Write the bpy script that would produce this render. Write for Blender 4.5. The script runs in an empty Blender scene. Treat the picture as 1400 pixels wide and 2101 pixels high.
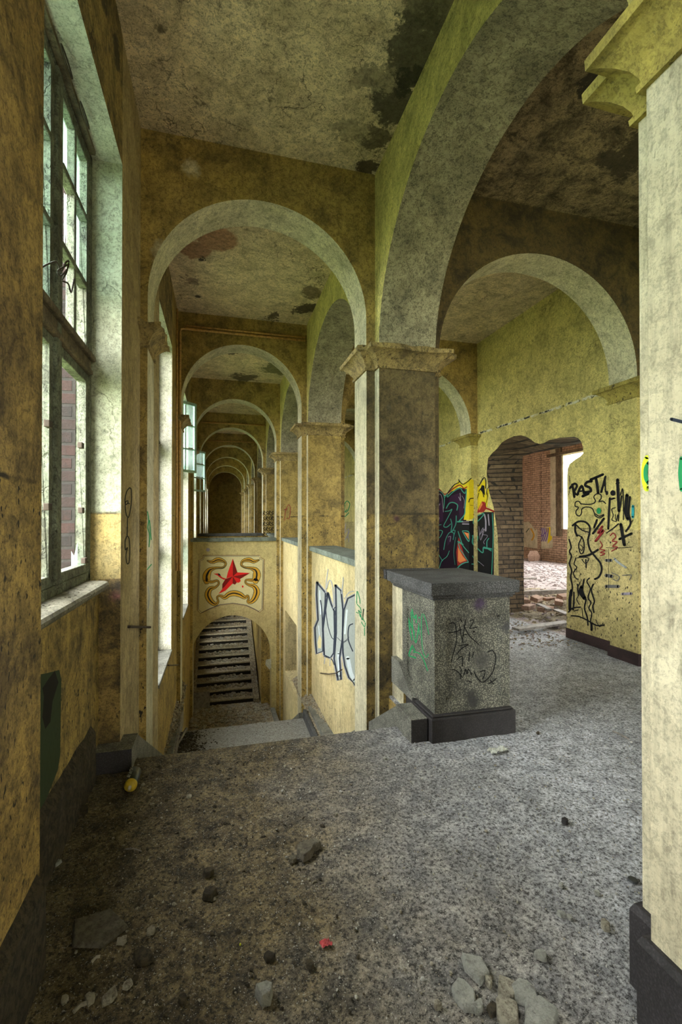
import bpy, math, random
from mathutils import Vector, noise
from mathutils.geometry import tessellate_polygon
random.seed(7)
SC = bpy.context.scene
COL = SC.collection

# ------------------------------------------------------------------ camera, sky, exposure
FPX, TH, CYP, PITCH, EYE = 946.94, 0.258423, 1056.13, 0.00831, 1.5
cd = bpy.data.cameras.new('camera'); cam = bpy.data.objects.new('camera', cd); COL.objects.link(cam)
cd.sensor_fit = 'AUTO'; cd.sensor_width = 36; cd.lens = FPX*36/2101; cd.shift_y = (CYP-1050.5)/2101
cd.clip_start = 0.02; cd.clip_end = 300
cam.location = (0, 0, EYE); cam.rotation_euler = (math.pi/2+PITCH, 0, -TH)
SC.camera = cam
vs = SC.view_settings; vs.view_transform = 'Standard'; vs.look = 'None'; vs.gamma = 1; vs.use_curve_mapping = False
vs.exposure = 2.4
SC.cycles.max_bounces = 16; SC.cycles.diffuse_bounces = 10; SC.cycles.glossy_bounces = 4
SC.cycles.transparent_max_bounces = 12; SC.cycles.sample_clamp_indirect = 8
W = bpy.data.worlds.new('sky'); SC.world = W; W.use_nodes = True
wn = W.node_tree; wn.nodes.clear()
_o = wn.nodes.new('ShaderNodeOutputWorld'); _b = wn.nodes.new('ShaderNodeBackground')
_t = wn.nodes.new('ShaderNodeTexCoord'); _s = wn.nodes.new('ShaderNodeSeparateXYZ'); _r = wn.nodes.new('ShaderNodeValToRGB')
wn.links.new(_t.outputs['Generated'], _s.inputs[0])
_m = wn.nodes.new('ShaderNodeMath'); _m.operation = 'MULTIPLY_ADD'; _m.inputs[1].default_value = .5; _m.inputs[2].default_value = .5
wn.links.new(_s.outputs['Z'], _m.inputs[0]); wn.links.new(_m.outputs[0], _r.inputs[0]); wn.links.new(_r.outputs[0], _b.inputs[0])
e = _r.color_ramp.elements
e[0].position = .44; e[0].color = (.42, .42, .24, 1)
e[1].position = .52; e[1].color = (.93, .94, .88, 1)
_b.inputs[1].default_value = 6.5
wn.links.new(_b.outputs[0], _o.inputs[0])

def portal(x, y, z, sy, sz, rot):
    """daylight sampling portal in a window opening (gives off no light itself)"""
    l = bpy.data.lights.new('window_portal', 'AREA'); l.shape = 'RECTANGLE'; l.size = sz; l.size_y = sy
    l.cycles.is_portal = True
    o = bpy.data.objects.new('window_portal', l); COL.objects.link(o)
    o.location = (x, y, z); o.rotation_euler = rot

# ------------------------------------------------------------------ measuring: a pixel of the photograph onto a plane of the place
def ray(x, y):
    a = (x-700)/FPX; b = -(y-CYP)/FPX
    d = math.cos(PITCH)-b*math.sin(PITCH); z = b*math.cos(PITCH)+math.sin(PITCH)
    s, c = math.sin(TH), math.cos(TH)
    return Vector((a*c+d*s, -a*s+d*c, z))
def onX(x, y, X): r = ray(x, y); t = X/r[0]; return Vector((X, r[1]*t, EYE+r[2]*t))
def onY(x, y, Y): r = ray(x, y); t = Y/r[1]; return Vector((r[0]*t, Y, EYE+r[2]*t))
def onZ(x, y, Z): r = ray(x, y); t = (Z-EYE)/r[2]; return Vector((r[0]*t, r[1]*t, Z))

# ------------------------------------------------------------------ node helper
class N:
    def __init__(s, name):
        s.m = bpy.data.materials.new(name); s.m.use_nodes = True; s.t = s.m.node_tree; s.t.nodes.clear()
        s.out = s.t.nodes.new('ShaderNodeOutputMaterial'); s.b = s.t.nodes.new('ShaderNodeBsdfPrincipled')
        s.t.links.new(s.b.outputs[0], s.out.inputs[0])
        g = s.t.nodes.new('ShaderNodeNewGeometry'); s.pos = g.outputs['Position']
        s.b.inputs['Roughness'].default_value = .85
    def put(s, inp, v):
        if hasattr(v, 'links') or hasattr(v, 'is_linked'): s.t.links.new(v, inp)
        else: inp.default_value = v
    def mp(s, scale, v=None, rot=(0, 0, 0)):
        n = s.t.nodes.new('ShaderNodeMapping'); s.t.links.new(v or s.pos, n.inputs[0]); n.inputs['Scale'].default_value = scale
        n.inputs['Rotation'].default_value = rot
        return n.outputs[0]
    def noise(s, scale, detail=4, rough=.6, v=None, dist=0):
        n = s.t.nodes.new('ShaderNodeTexNoise'); s.t.links.new(v or s.pos, n.inputs['Vector'])
        n.inputs['Scale'].default_value = scale; n.inputs['Detail'].default_value = detail
        n.inputs['Roughness'].default_value = rough; n.inputs['Distortion'].default_value = dist
        return n.outputs[0]
    def vor(s, scale, feat='F1', v=None, out='Distance'):
        n = s.t.nodes.new('ShaderNodeTexVoronoi'); n.feature = feat; s.t.links.new(v or s.pos, n.inputs['Vector'])
        n.inputs['Scale'].default_value = scale
        return n.outputs[out]
    def rng(s, f, a, b, c=0., d=1.):
        n = s.t.nodes.new('ShaderNodeMapRange'); s.put(n.inputs[0], f)
        for i, v in enumerate((a, b, c, d)): n.inputs[i+1].default_value = v
        return n.outputs[0]
    def mix(s, f, a, b, mode='MIX'):
        n = s.t.nodes.new('ShaderNodeMix'); n.data_type = 'RGBA'; n.blend_type = mode; n.clamp_result = False
        s.put(n.inputs[0], f)
        for i, v in ((6, a), (7, b)):
            if isinstance(v, (tuple, list)): v = (*v[:3], 1)
            s.put(n.inputs[i], v)
        return n.outputs[2]
    def math(s, op, a, b=0., c=None):
        n = s.t.nodes.new('ShaderNodeMath'); n.operation = op; s.put(n.inputs[0], a); s.put(n.inputs[1], b)
        if c is not None: s.put(n.inputs[2], c)
        return n.outputs[0]
    def xyz(s, v=None):
        n = s.t.nodes.new('ShaderNodeSeparateXYZ'); s.t.links.new(v or s.pos, n.inputs[0]); return n.outputs
    def comb(s, x, y, z):
        n = s.t.nodes.new('ShaderNodeCombineXYZ'); s.put(n.inputs[0], x); s.put(n.inputs[1], y); s.put(n.inputs[2], z); return n.outputs[0]
    def dist(s, p):
        n = s.t.nodes.new('ShaderNodeVectorMath'); n.operation = 'DISTANCE'; s.t.links.new(s.pos, n.inputs[0]); n.inputs[1].default_value = p
        return n.outputs['Value']
    def scale(s, c, f):  # colour times a value
        n = s.t.nodes.new('ShaderNodeVectorMath'); n.operation = 'SCALE'; s.put(n.inputs[0], c if not isinstance(c, tuple) else c[:3]); s.put(n.inputs[3], f)
        return n.outputs[0]
    def bump(s, h, st=.5, d=.02, prev=None):
        n = s.t.nodes.new('ShaderNodeBump'); n.inputs['Strength'].default_value = st; n.inputs['Distance'].default_value = d
        s.put(n.inputs['Height'], h)
        if prev is not None: s.t.links.new(prev, n.inputs['Normal'])
        return n.outputs[0]
    def done(s, col, nrm=None, rough=None):
        s.put(s.b.inputs['Base Color'], (*col[:3], 1) if isinstance(col, tuple) else col)
        if nrm is not None: s.t.links.new(nrm, s.b.inputs['Normal'])
        if rough is not None: s.put(s.b.inputs['Roughness'], rough)
        return s.m

def spots_mask(n, col, spots, freq=9):
    """worn or stained patches with ragged edges: spots = (point, radius, colour, raggedness)"""
    if not spots: return col
    nz = n.math('ADD', n.math('MULTIPLY', n.noise(freq*.5, 4, .6), .55), n.math('MULTIPLY', n.noise(freq*2.2, 9, .8), .45)); tex = n.rng(n.noise(freq*3, 7, .8), .35, .65, .45, 1.9)
    for p, r, c, rag in spots:
        d = n.math('ADD', n.dist(p), n.math('MULTIPLY', n.math('SUBTRACT', nz, .5), rag*1.6))
        col = n.mix(n.rng(d, r, r*(.82 if rag > .2 else .35), 0, .95), col, n.scale(c, tex))
    return col

def plaster(name, a, b, dark, dado=None, dado_z=1.54, soot=.5, speck=.35, streak=.3, crack=.5, spots=(), fine=.5, dado_speck=1., bstr=.5, hline=None):
    n = N(name); z = n.xyz()[2]
    stre = n.mp((1, 1, .12))
    big = n.noise(.9, 5, .6)
    col = n.mix(n.rng(big, .35, .65), a, b)
    if dado:
        zz = n.math('ADD', z, n.math('MULTIPLY', n.math('SUBTRACT', n.noise(14, 4), .5), .02))
        lo = n.rng(zz, dado_z+.004, dado_z-.004)
        col = n.mix(lo, col, n.mix(n.rng(big, .35, .65), dado, tuple(x*.78 for x in dado)))
        line = n.math('MULTIPLY', n.rng(n.math('ABSOLUTE', n.math('SUBTRACT', zz, dado_z)), .012, .004), n.rng(n.noise(5, 3), .42, .6))
        col = n.mix(line, col, tuple(x*.25 for x in dark))
    else: lo = 0.
    # sooty clouds, streaks running down, fine trowel grain
    med = n.noise(4.2, 9, .72, dist=.4)
    col = n.mix(n.math('MULTIPLY', n.rng(med, .44, .64), min(.95, soot*1.2)), col, dark)
    col = n.mix(n.math('MULTIPLY', n.rng(n.noise(11, 8, .8, dist=.6), .50, .64), max(0., soot-.3)*1.5), col, tuple(x*1.4 for x in dark))
    gr = n.math('ADD', n.math('MULTIPLY', n.noise(29, 8, .85, dist=.8), .6), n.math('MULTIPLY', n.noise(110, 5, .8), .4))
    col = n.mix(n.math('MULTIPLY', n.rng(gr, .48, .56), min(1., fine*1.35)), col, n.scale(col, .28))
    col = n.mix(n.math('MULTIPLY', n.rng(n.noise(16, 9, .85, dist=.5), .48, .38), fine*.7), col, n.scale(col, 1.5))
    st = n.noise(26, 5, .65, v=stre)
    col = n.mix(n.math('MULTIPLY', n.rng(st, .48, .68), streak), col, n.scale(col, .42))
    # flecks
    sp = n.noise(46, 2, .5, v=n.mp((1, 1, .55)))
    f = n.rng(sp, .63, .67)
    cl = n.rng(n.noise(2.3, 4), .38, .56)
    amt = n.math('MULTIPLY', f, n.math('MULTIPLY', cl, speck))
    if dado: amt = n.math('MAXIMUM', amt, n.math('MULTIPLY', n.math('MULTIPLY', f, n.rng(n.noise(1.7, 4), .3, .5)), n.math('MULTIPLY', lo, dado_speck)))
    col = n.mix(amt, col, (.012, .009, .006))
    if hline:   # broken string course: a thin chipped line with small dark holes
        dz = n.math('ABSOLUTE', n.math('SUBTRACT', n.math('ADD', z, n.math('MULTIPLY', n.math('SUBTRACT', n.noise(9, 4), .5), .05)), hline))
        col = n.mix(n.math('MULTIPLY', n.rng(dz, .022, .012), n.rng(n.noise(6, 3), .4, .5)), col, (.62, .62, .5))
        col = n.mix(n.math('MULTIPLY', n.rng(dz, .02, .008), n.rng(n.noise(13, 4), .52, .58)), col, (.02, .018, .01))
    # cracks
    wv = n.t.nodes.new('ShaderNodeVectorMath'); wv.operation = 'ADD'
    n.t.links.new(n.pos, wv.inputs[0]); nn = n.t.nodes.new('ShaderNodeTexNoise'); nn.inputs['Scale'].default_value = 3.; nn.inputs['Detail'].default_value = 6
    n.t.links.new(n.pos, nn.inputs['Vector']); sc_ = n.t.nodes.new('ShaderNodeVectorMath'); sc_.operation = 'SCALE'; sc_.inputs['Scale'].default_value = .7
    n.t.links.new(nn.outputs['Color'], sc_.inputs[0]); n.t.links.new(sc_.outputs[0], wv.inputs[1])
    ck = n.vor(2.6, 'DISTANCE_TO_EDGE', wv.outputs[0])
    ckm = n.math('MULTIPLY', n.rng(ck, .016, .004), n.math('MULTIPLY', n.rng(n.noise(1.4, 3), .5, .6), crack))
    col = n.mix(ckm, col, (.02, .015, .008))
    col = spots_mask(n, col, spots)
    h = n.math('ADD', n.math('MULTIPLY', med, .8), n.math('ADD', n.math('MULTIPLY', gr, .5), n.math('MULTIPLY', st, .5)))
    h = n.math('SUBTRACT', h, n.math('ADD', ckm, amt))
    return n.done(col, n.bump(h, bstr, .02), .8)

def flat(name, c, rough=.7, metal=0., nz=.25, sc=30., dark=.4, bump=.2):
    n = N(name); f = n.noise(sc, 5, .65)
    col = n.mix(n.rng(f, .45, .65, 0, nz/.5 if nz < .5 else 1), c, tuple(x*dark for x in c))
    n.b.inputs['Metallic'].default_value = metal
    return n.done(col, n.bump(f, bump, .01), rough)

YEL = (.54, .39, .125); OCH = (.42, .29, .08); OLV = (.06, .045, .02); PALE = (.60, .585, .42)
M = {}
M['wall'] = plaster('ochre_plaster', YEL, OCH, OLV, dado=(.52, .36, .10), soot=.55, speck=.3, streak=.3,
     spots=[((-.42, 3.79, 3.55), .12, (.45, .4, .28), .2), ((-.2, 3.79, 4.26), .08, (.5, .44, .3), .2)])
M['pale'] = plaster('pale_lime_plaster', (.78, .74, .52), (.68, .64, .44), (.22, .2, .12), soot=.45, speck=.12, streak=.3, crack=.2, fine=.55)
M['reveal'] = plaster('pale_pier_reveal_plaster', (.66, .62, .45), (.57, .52, .36), (.16, .135, .08), soot=.3, speck=.25, streak=.6, crack=.4, fine=.35)
M['grey'] = plaster('grey_green_arch_plaster', (.50, .455, .31), (.38, .345, .235), (.17, .155, .105), soot=.7, speck=.05, streak=.12, crack=.1, fine=.7)
M['lime'] = plaster('yellow_green_plaster', (.80, .70, .26), (.66, .57, .20), (.2, .18, .06), dado=(.66, .55, .24), dado_z=1.38, hline=2.95, soot=.45, speck=.2, streak=.15, crack=.5, fine=.55)
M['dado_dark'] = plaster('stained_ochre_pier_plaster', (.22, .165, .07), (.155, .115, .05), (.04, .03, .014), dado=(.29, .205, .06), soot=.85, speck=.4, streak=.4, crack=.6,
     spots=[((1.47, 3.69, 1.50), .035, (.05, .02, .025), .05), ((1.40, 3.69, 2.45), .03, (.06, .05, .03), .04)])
M['jamb'] = plaster('green_white_window_reveal', (.40, .42, .31), (.33, .35, .26), (.09, .09, .05), dado=(.44, .33, .12), dado_z=1.535, soot=.4, speck=.15, streak=.2, crack=.5, dado_speck=.25)
M['jamb2'] = plaster('white_window_reveal', (.58, .57, .47), (.5, .49, .4), (.16, .14, .1), soot=.3, speck=.1, streak=.2, crack=.3)
M['strip'] = plaster('cream_pilaster_strip', (.54, .43, .23), (.47, .36, .18), (.1, .07, .035), soot=.4, speck=.5, streak=.7, crack=.4)
M['jamblow'] = plaster('cracked_dark_ochre_reveal', (.36, .25, .075), (.28, .19, .055), (.03, .02, .01), soot=.8, speck=1., streak=.4, crack=1., fine=.6,
     spots=[((-.62, 3.077, 1.02), .05, (.14, .06, .05), .1)])
M['aislewall'] = plaster('shade_darkened_ochre_plaster', (.155, .11, .036), (.105, .073, .024), (.025, .018, .008), soot=.8, speck=.3, streak=.3, crack=.5)  # wall ochre darkened to carry the aisle's shade in its colour
M['niche'] = plaster('stained_yellow_niche_plaster', (.5, .36, .11), (.42, .29, .08), (.05, .035, .015), soot=.75, speck=1., streak=.7, crack=1.,
     spots=[((-.708, 2.10, .62), .02, (.1, .2, .1), .0)])
M['abovewin'] = plaster('cracked_dark_ochre_plaster', (.40, .29, .11), (.30, .22, .085), (.035, .027, .014), soot=.8, speck=.5, streak=.2, crack=1., fine=.6,
     spots=[((-.586, y_, 4.15+.1*math.sin(y_*5)), .09, (.03, .024, .014), .55) for y_ in (1.6, 1.95, 2.3, 2.6, 2.9, 3.2, 3.5)])
M['nearwall'] = plaster('speckled_ochre_plaster', (.50, .35, .13), (.40, .27, .09), (.06, .04, .02), dado=(.60, .41, .13), dado_z=1.62, soot=.7, speck=.55, streak=.5, crack=.3, dado_speck=1., fine=.6)
M['ceil'] = plaster('stained_ceiling_plaster', (.92, .76, .50), (.78, .64, .42), (.20, .155, .085), soot=.45, speck=.45, streak=.0, crack=.7, fine=.6,
     spots=[((1.25, 2.35, 4.5), .26, (.11, .095, .06), .5), ((1.24, 2.75, 4.5), .24, (.07, .062, .04), .5), ((1.22, 3.1, 4.5), .22, (.06, .052, .035), .5), ((1.2, 3.45, 4.5), .13, (.10, .08, .05), .5), ((1.22, 3.72, 4.5), .09, (.05, .035, .02), .3),
            ((1.28, 2.9, 4.5), .12, (.03, .027, .018), .4), ((1.02, 2.95, 4.5), .10, (.24, .2, .13), .6), ((.98, 3.4, 4.5), .10, (.3, .25, .16), .6),
            ((-.30, 1.9, 4.5), .09, (.14, .12, .08), .5), ((.35, 3.31, 4.5), .025, (.16, .13, .07), .03), ((-.35, 2.99, 4.5), .04, (.1, .08, .05), .15),
            ((-.04, 5.10, 4.5), .26, (.30, .16, .09), .22), ((-.28, 5.36, 4.5), .2, (.26, .14, .08), .22), ((-.2, 5.56, 4.5), .035, (.03, .02, .014), .3), ((-.30, 6.5, 4.5), .05, (.03, .024, .018), .2), ((-.36, 6.1, 4.5), .14, (.2, .15, .11), .6),
            ((1.2, 6.5, 4.5), .18, (.05, .035, .022), .6), ((1.2, 6.0, 4.5), .2, (.16, .12, .07), .8), ((.75, 6.85, 4.5), .1, (.08, .06, .035), .6),
            ((.15, 8.5, 4.5), .2, (.07, .06, .035), .5), ((1.2, 9.2, 4.5), .4, (.12, .11, .05), .9), ((.5, 10.0, 4.5), .3, (.09, .07, .04), .9),
            ((.7, 11.7, 4.5), .6, (.07, .055, .03), 1.2), ((.2, 15, 4.5), .8, (.05, .045, .025), 1.4), ((.3, 18.5, 4.5), .8, (.05, .04, .025), 1.4)])
M['ceil_dark'] = plaster('mouldy_ceiling_plaster', (.46, .36, .20), (.34, .265, .15), (.035, .026, .014), soot=.95, speck=.5, streak=0, crack=.6, fine=.7,
     spots=[((2.55, 2.55, 4.5), .22, (.02, .016, .012), .5), ((3.3, 3.0, 4.5), .25, (.05, .04, .025), .8)])
M['paint_ped'] = None

# stone of the pedestal: grey terrazzo with soot
def stone(name, a, b, spots=(), sp=.9):
    n = N(name)
    f1 = n.noise(120, 2, .5); f2 = n.noise(7, 6, .6)
    col = n.mix(n.rng(n.vor(110, out='Distance'), .3, .5), a, b)
    col = n.mix(n.math('MULTIPLY', n.rng(f2, .42, .62), .65), col, n.scale(col, .3))
    col = n.mix(n.rng(f1, .6, .68, 0, sp), col, (.02, .02, .018))
    col = spots_mask(n, col, spots, 16)
    return n.done(col, n.bump(f1, .4, .006), .75)
M['stone'] = stone('grey_terrazzo_stone', (.27, .27, .21), (.07, .07, .06),
    spots=[((1.79, 2.89, .505), .05, (.012, .012, .012), .12), ((1.79, 2.89, .505), .09, (.05, .05, .045), .15), ((1.72, 2.88, .23), .07, (.02, .02, .02), .15), ((1.77, 2.88, .90), .065, (.035, .02, .05), .12), ((1.98, 2.88, .73), .05, (.03, .03, .035), .12)])
M['cap'] = stone('dark_coping_stone', (.12, .12, .125), (.04, .042, .045), sp=.6)
M['cap_green'] = stone('green_grey_coping_stone', (.25, .29, .25), (.15, .18, .16), sp=.4)
M['plinth'] = stone('black_plinth_stone', (.035, .03, .035), (.018, .016, .018), sp=.3)
M['kerb'] = stone('grey_stair_stone', (.27, .27, .23), (.12, .12, .105), sp=.8)
M['skirt'] = stone('dark_red_skirting', (.05, .022, .024), (.03, .015, .016), sp=.3)


def floor_mat():
    n = N('dusty_concrete_floor'); x, y, z = n.xyz()
    big = n.noise(1.3, 5, .6); mid = n.noise(9, 8, .7, dist=.3); fine = n.noise(62, 6, .85); gr = n.noise(170, 2, .6)
    dust = n.mix(n.rng(mid, .36, .64), (.57, .59, .645), (.27, .28, .31))
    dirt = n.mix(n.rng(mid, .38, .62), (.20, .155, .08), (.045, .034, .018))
    # dirt along the window wall, darkened to paint in shade; swept dust beyond
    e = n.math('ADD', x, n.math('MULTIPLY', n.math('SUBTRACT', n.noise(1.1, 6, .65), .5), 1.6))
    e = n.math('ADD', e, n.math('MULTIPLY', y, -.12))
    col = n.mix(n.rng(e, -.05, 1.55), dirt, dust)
    col = n.mix(n.math('MULTIPLY', n.rng(big, .5, .68), .35), col, n.scale(col, .45))
    col = n.mix(n.math('MULTIPLY', n.rng(fine, .50, .57), .95), col, n.scale(col, .07))
    col = n.mix(n.math('MULTIPLY', n.rng(fine, .46, .38), .9), col, n.scale(col, 1.75))
    col = n.mix(n.rng(gr, .62, .72, 0, .7), col, (.62, .62, .6))
    col = n.mix(n.rng(gr, .36, .28, 0, .7), col, (.03, .028, .024))
    h = n.math('ADD', n.math('MULTIPLY', fine, .5), n.math('ADD', n.math('MULTIPLY', mid, .8), n.math('MULTIPLY', gr, .3)))
    return n.done(col, n.bump(h, .9, .02), .8)
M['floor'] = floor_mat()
def rubble_mat(name, a, b, c):
    n = N(name); f = n.vor(28, out='Color'); fx = n.xyz(f)[0]; g = n.noise(40, 6, .8)
    col = n.mix(fx, a, b); col = n.mix(n.rng(g, .45, .62), col, c)
    return n.done(col, n.bump(n.math('ADD', g, fx), 1., .03), .9)
M['skirt2'] = rubble_mat('crumbling_brown_skirting', (.11, .085, .05), (.05, .038, .024), (.015, .012, .008))
M['rubble_floor'] = rubble_mat('pink_grey_rubble', (.62, .54, .54), (.42, .36, .36), (.14, .11, .11))
M['rubble'] = rubble_mat('plaster_rubble', (.52, .45, .31), (.32, .26, .17), (.07, .05, .035))
M['stair_dirt'] = rubble_mat('dirt_covered_stone', (.38, .38, .36), (.30, .29, .27), (.13, .12, .1))
M['riser'] = flat('black_grimy_riser', (.03, .025, .018), .8)
M['nosing'] = flat('worn_grey_nosing', (.46, .40, .28), .7, nz=.4)
M['chip_light'] = rubble_mat('pale_plaster_chips', (.5, .47, .38), (.36, .33, .26), (.14, .12, .09))
M['pale_chip'] = rubble_mat('white_plaster_crumbs', (.75, .75, .72), (.6, .6, .58), (.4, .4, .38))
M['chip_dark'] = rubble_mat('dark_earth_clods', (.09, .07, .04), (.05, .04, .025), (.02, .016, .01))

def brick(name, a, b, mortar, sx=1.):
    n = N(name); x, y, z = n.xyz()
    t = n.t.nodes.new('ShaderNodeTexBrick'); n.t.links.new(n.comb(n.math('ADD', x, y), z, 0.), t.inputs['Vector'])
    t.inputs['Scale'].default_value = 1.; t.inputs['Brick Width'].default_value = .25*sx; t.inputs['Row Height'].default_value = .078*sx
    t.inputs['Mortar Size'].default_value = .010*sx; t.inputs['Mortar Smooth'].default_value = .3; t.inputs['Bias'].default_value = 0.
    t.inputs['Color1'].default_value = (*a, 1); t.inputs['Color2'].default_value = (*b, 1); t.inputs['Mortar'].default_value = (*mortar, 1)
    col = t.outputs['Color']
    g = n.noise(13, 8, .75)
    col = n.mix(n.math('MULTIPLY', n.rng(g, .45, .65), .75), col, n.scale(col, .22))
    col = n.mix(n.rng(n.noise(2.2, 5), .52, .66, 0, .5), col, tuple(x*1.1 for x in b))
    h = n.math('ADD', n.math('MULTIPLY', t.outputs['Fac'], -1.2), g)
    return n.done(col, n.bump(h, 1., .02), .9)
M['brick'] = brick('pink_brick', (.58, .41, .29), (.46, .32, .22), (.20, .15, .115))
M['brick_old'] = brick('sooty_brown_brick', (.22, .155, .085), (.10, .07, .04), (.03, .024, .016), .9)
M['brick_out'] = brick('shade_darkened_red_brick', (.022, .006, .004), (.006, .003, .0025), (.014, .011, .009))  # brick colour taken far down to stand in for shade
M['frame'] = plaster('peeling_white_window_paint', (.24, .27, .20), (.18, .205, .15), (.045, .04, .025), soot=.6, speck=.6, streak=.8, crack=.4, fine=.7, bstr=.8)
M['frame_dark'] = plaster('rotten_window_wood', (.22, .17, .1), (.16, .12, .07), (.04, .03, .02), soot=.7, speck=.6, streak=.8, crack=.2)
M['frame_teal'] = flat('pale_teal_painted_sash', (.42, .62, .55), .5, nz=.3)
M['sillm'] = plaster('flaking_sill_paint', (.27, .255, .2), (.2, .19, .14), (.045, .037, .022), soot=.6, speck=.7, streak=.2, crack=.8, fine=.6)
M['iron'] = flat('rusty_iron', (.05, .035, .025), .7, .3)
M['pipe'] = flat('rusty_yellow_pipe', (.60, .36, .12), .6, nz=.35, dark=.35)
M['wood'] = flat('grey_weathered_board', (.22, .2, .18), .8, nz=.45, sc=18)
M['wood_red'] = flat('red_brown_window_frame', (.30, .09, .04), .7)
M['capital'] = plaster('flaking_ochre_capital', (.50, .37, .15), (.42, .31, .12), (.07, .05, .025), soot=.65, speck=.6, streak=.15, crack=1., fine=.6, bstr=.8)
M['capital_lime'] = plaster('yellow_capital_paint', (.46, .38, .09), (.36, .29, .065), (.07, .055, .015), soot=.4, speck=.7, streak=.2, crack=1., fine=.45)
def glass(name, tint, dirt, a):
    n = N(name); n.t.nodes.remove(n.b)
    tr = n.t.nodes.new('ShaderNodeBsdfTransparent'); tr.inputs[0].default_value = (*tint, 1)
    df = n.t.nodes.new('ShaderNodeBsdfTranslucent'); df.inputs[0].default_value = (*dirt, 1)
    gl = n.t.nodes.new('ShaderNodeBsdfGlossy'); gl.inputs['Roughness'].default_value = .08
    mx = n.t.nodes.new('ShaderNodeMixShader'); n.put(mx.inputs[0], n.rng(n.noise(6, 6, .7), .3, .7, a*.5, a))
    n.t.links.new(tr.outputs[0], mx.inputs[1]); n.t.links.new(df.outputs[0], mx.inputs[2])
    m2 = n.t.nodes.new('ShaderNodeMixShader'); m2.inputs[0].default_value = .07
    n.t.links.new(mx.outputs[0], m2.inputs[1]); n.t.links.new(gl.outputs[0], m2.inputs[2]); n.t.links.new(m2.outputs[0], n.out.inputs[0])
    return n.m
M['glass'] = glass('dusty_window_glass', (.84, .94, .94), (.5, .6, .57), .22)
def paint(name, c, rough=.5, worn=0.):
    n = N(name); f = n.noise(40, 5, .7)
    col = n.mix(n.rng(f, .5, .7, 0, .5), c, tuple(x*.55 for x in c))
    m = n.done(col, None, rough)
    if worn:
        n.put(n.b.inputs['Alpha'], n.rng(n.noise(70, 6, .8), .28, .28+worn*.4))
    return m
P_ = dict(black=(.008, .008, .009), purple=(.013, .005, .014), plum=(.032, .010, .034), teal=(.05, .26, .19), yellow=(.62, .50, .015), red=(.26, .02, .015), orange=(.6, .2, .06),
     lilac=(.30, .27, .33), green=(.02, .24, .09), star=(.60, .018, .014), star_dark=(.16, .008, .006), gold=(.52, .29, .03), silver=(.30, .33, .32), silver2=(.50, .56, .60), blue=(.025, .032, .05),
     bluefade=(.30, .31, .33), maroon=(.25, .03, .03), lime=(.6, .75, .03), cyan=(.03, .3, .33), grey=(.12, .12, .12), panel=(.56, .49, .27), violet=(.16, .10, .30), brown=(.16, .08, .04), dgreen=(.035, .055, .03))
PM = {k: paint('spray_paint_'+k, v, .75) for k, v in P_.items()}
for _m in PM.values(): _m.node_tree.nodes['Principled BSDF'].inputs['Specular IOR Level'].default_value = .15

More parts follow.
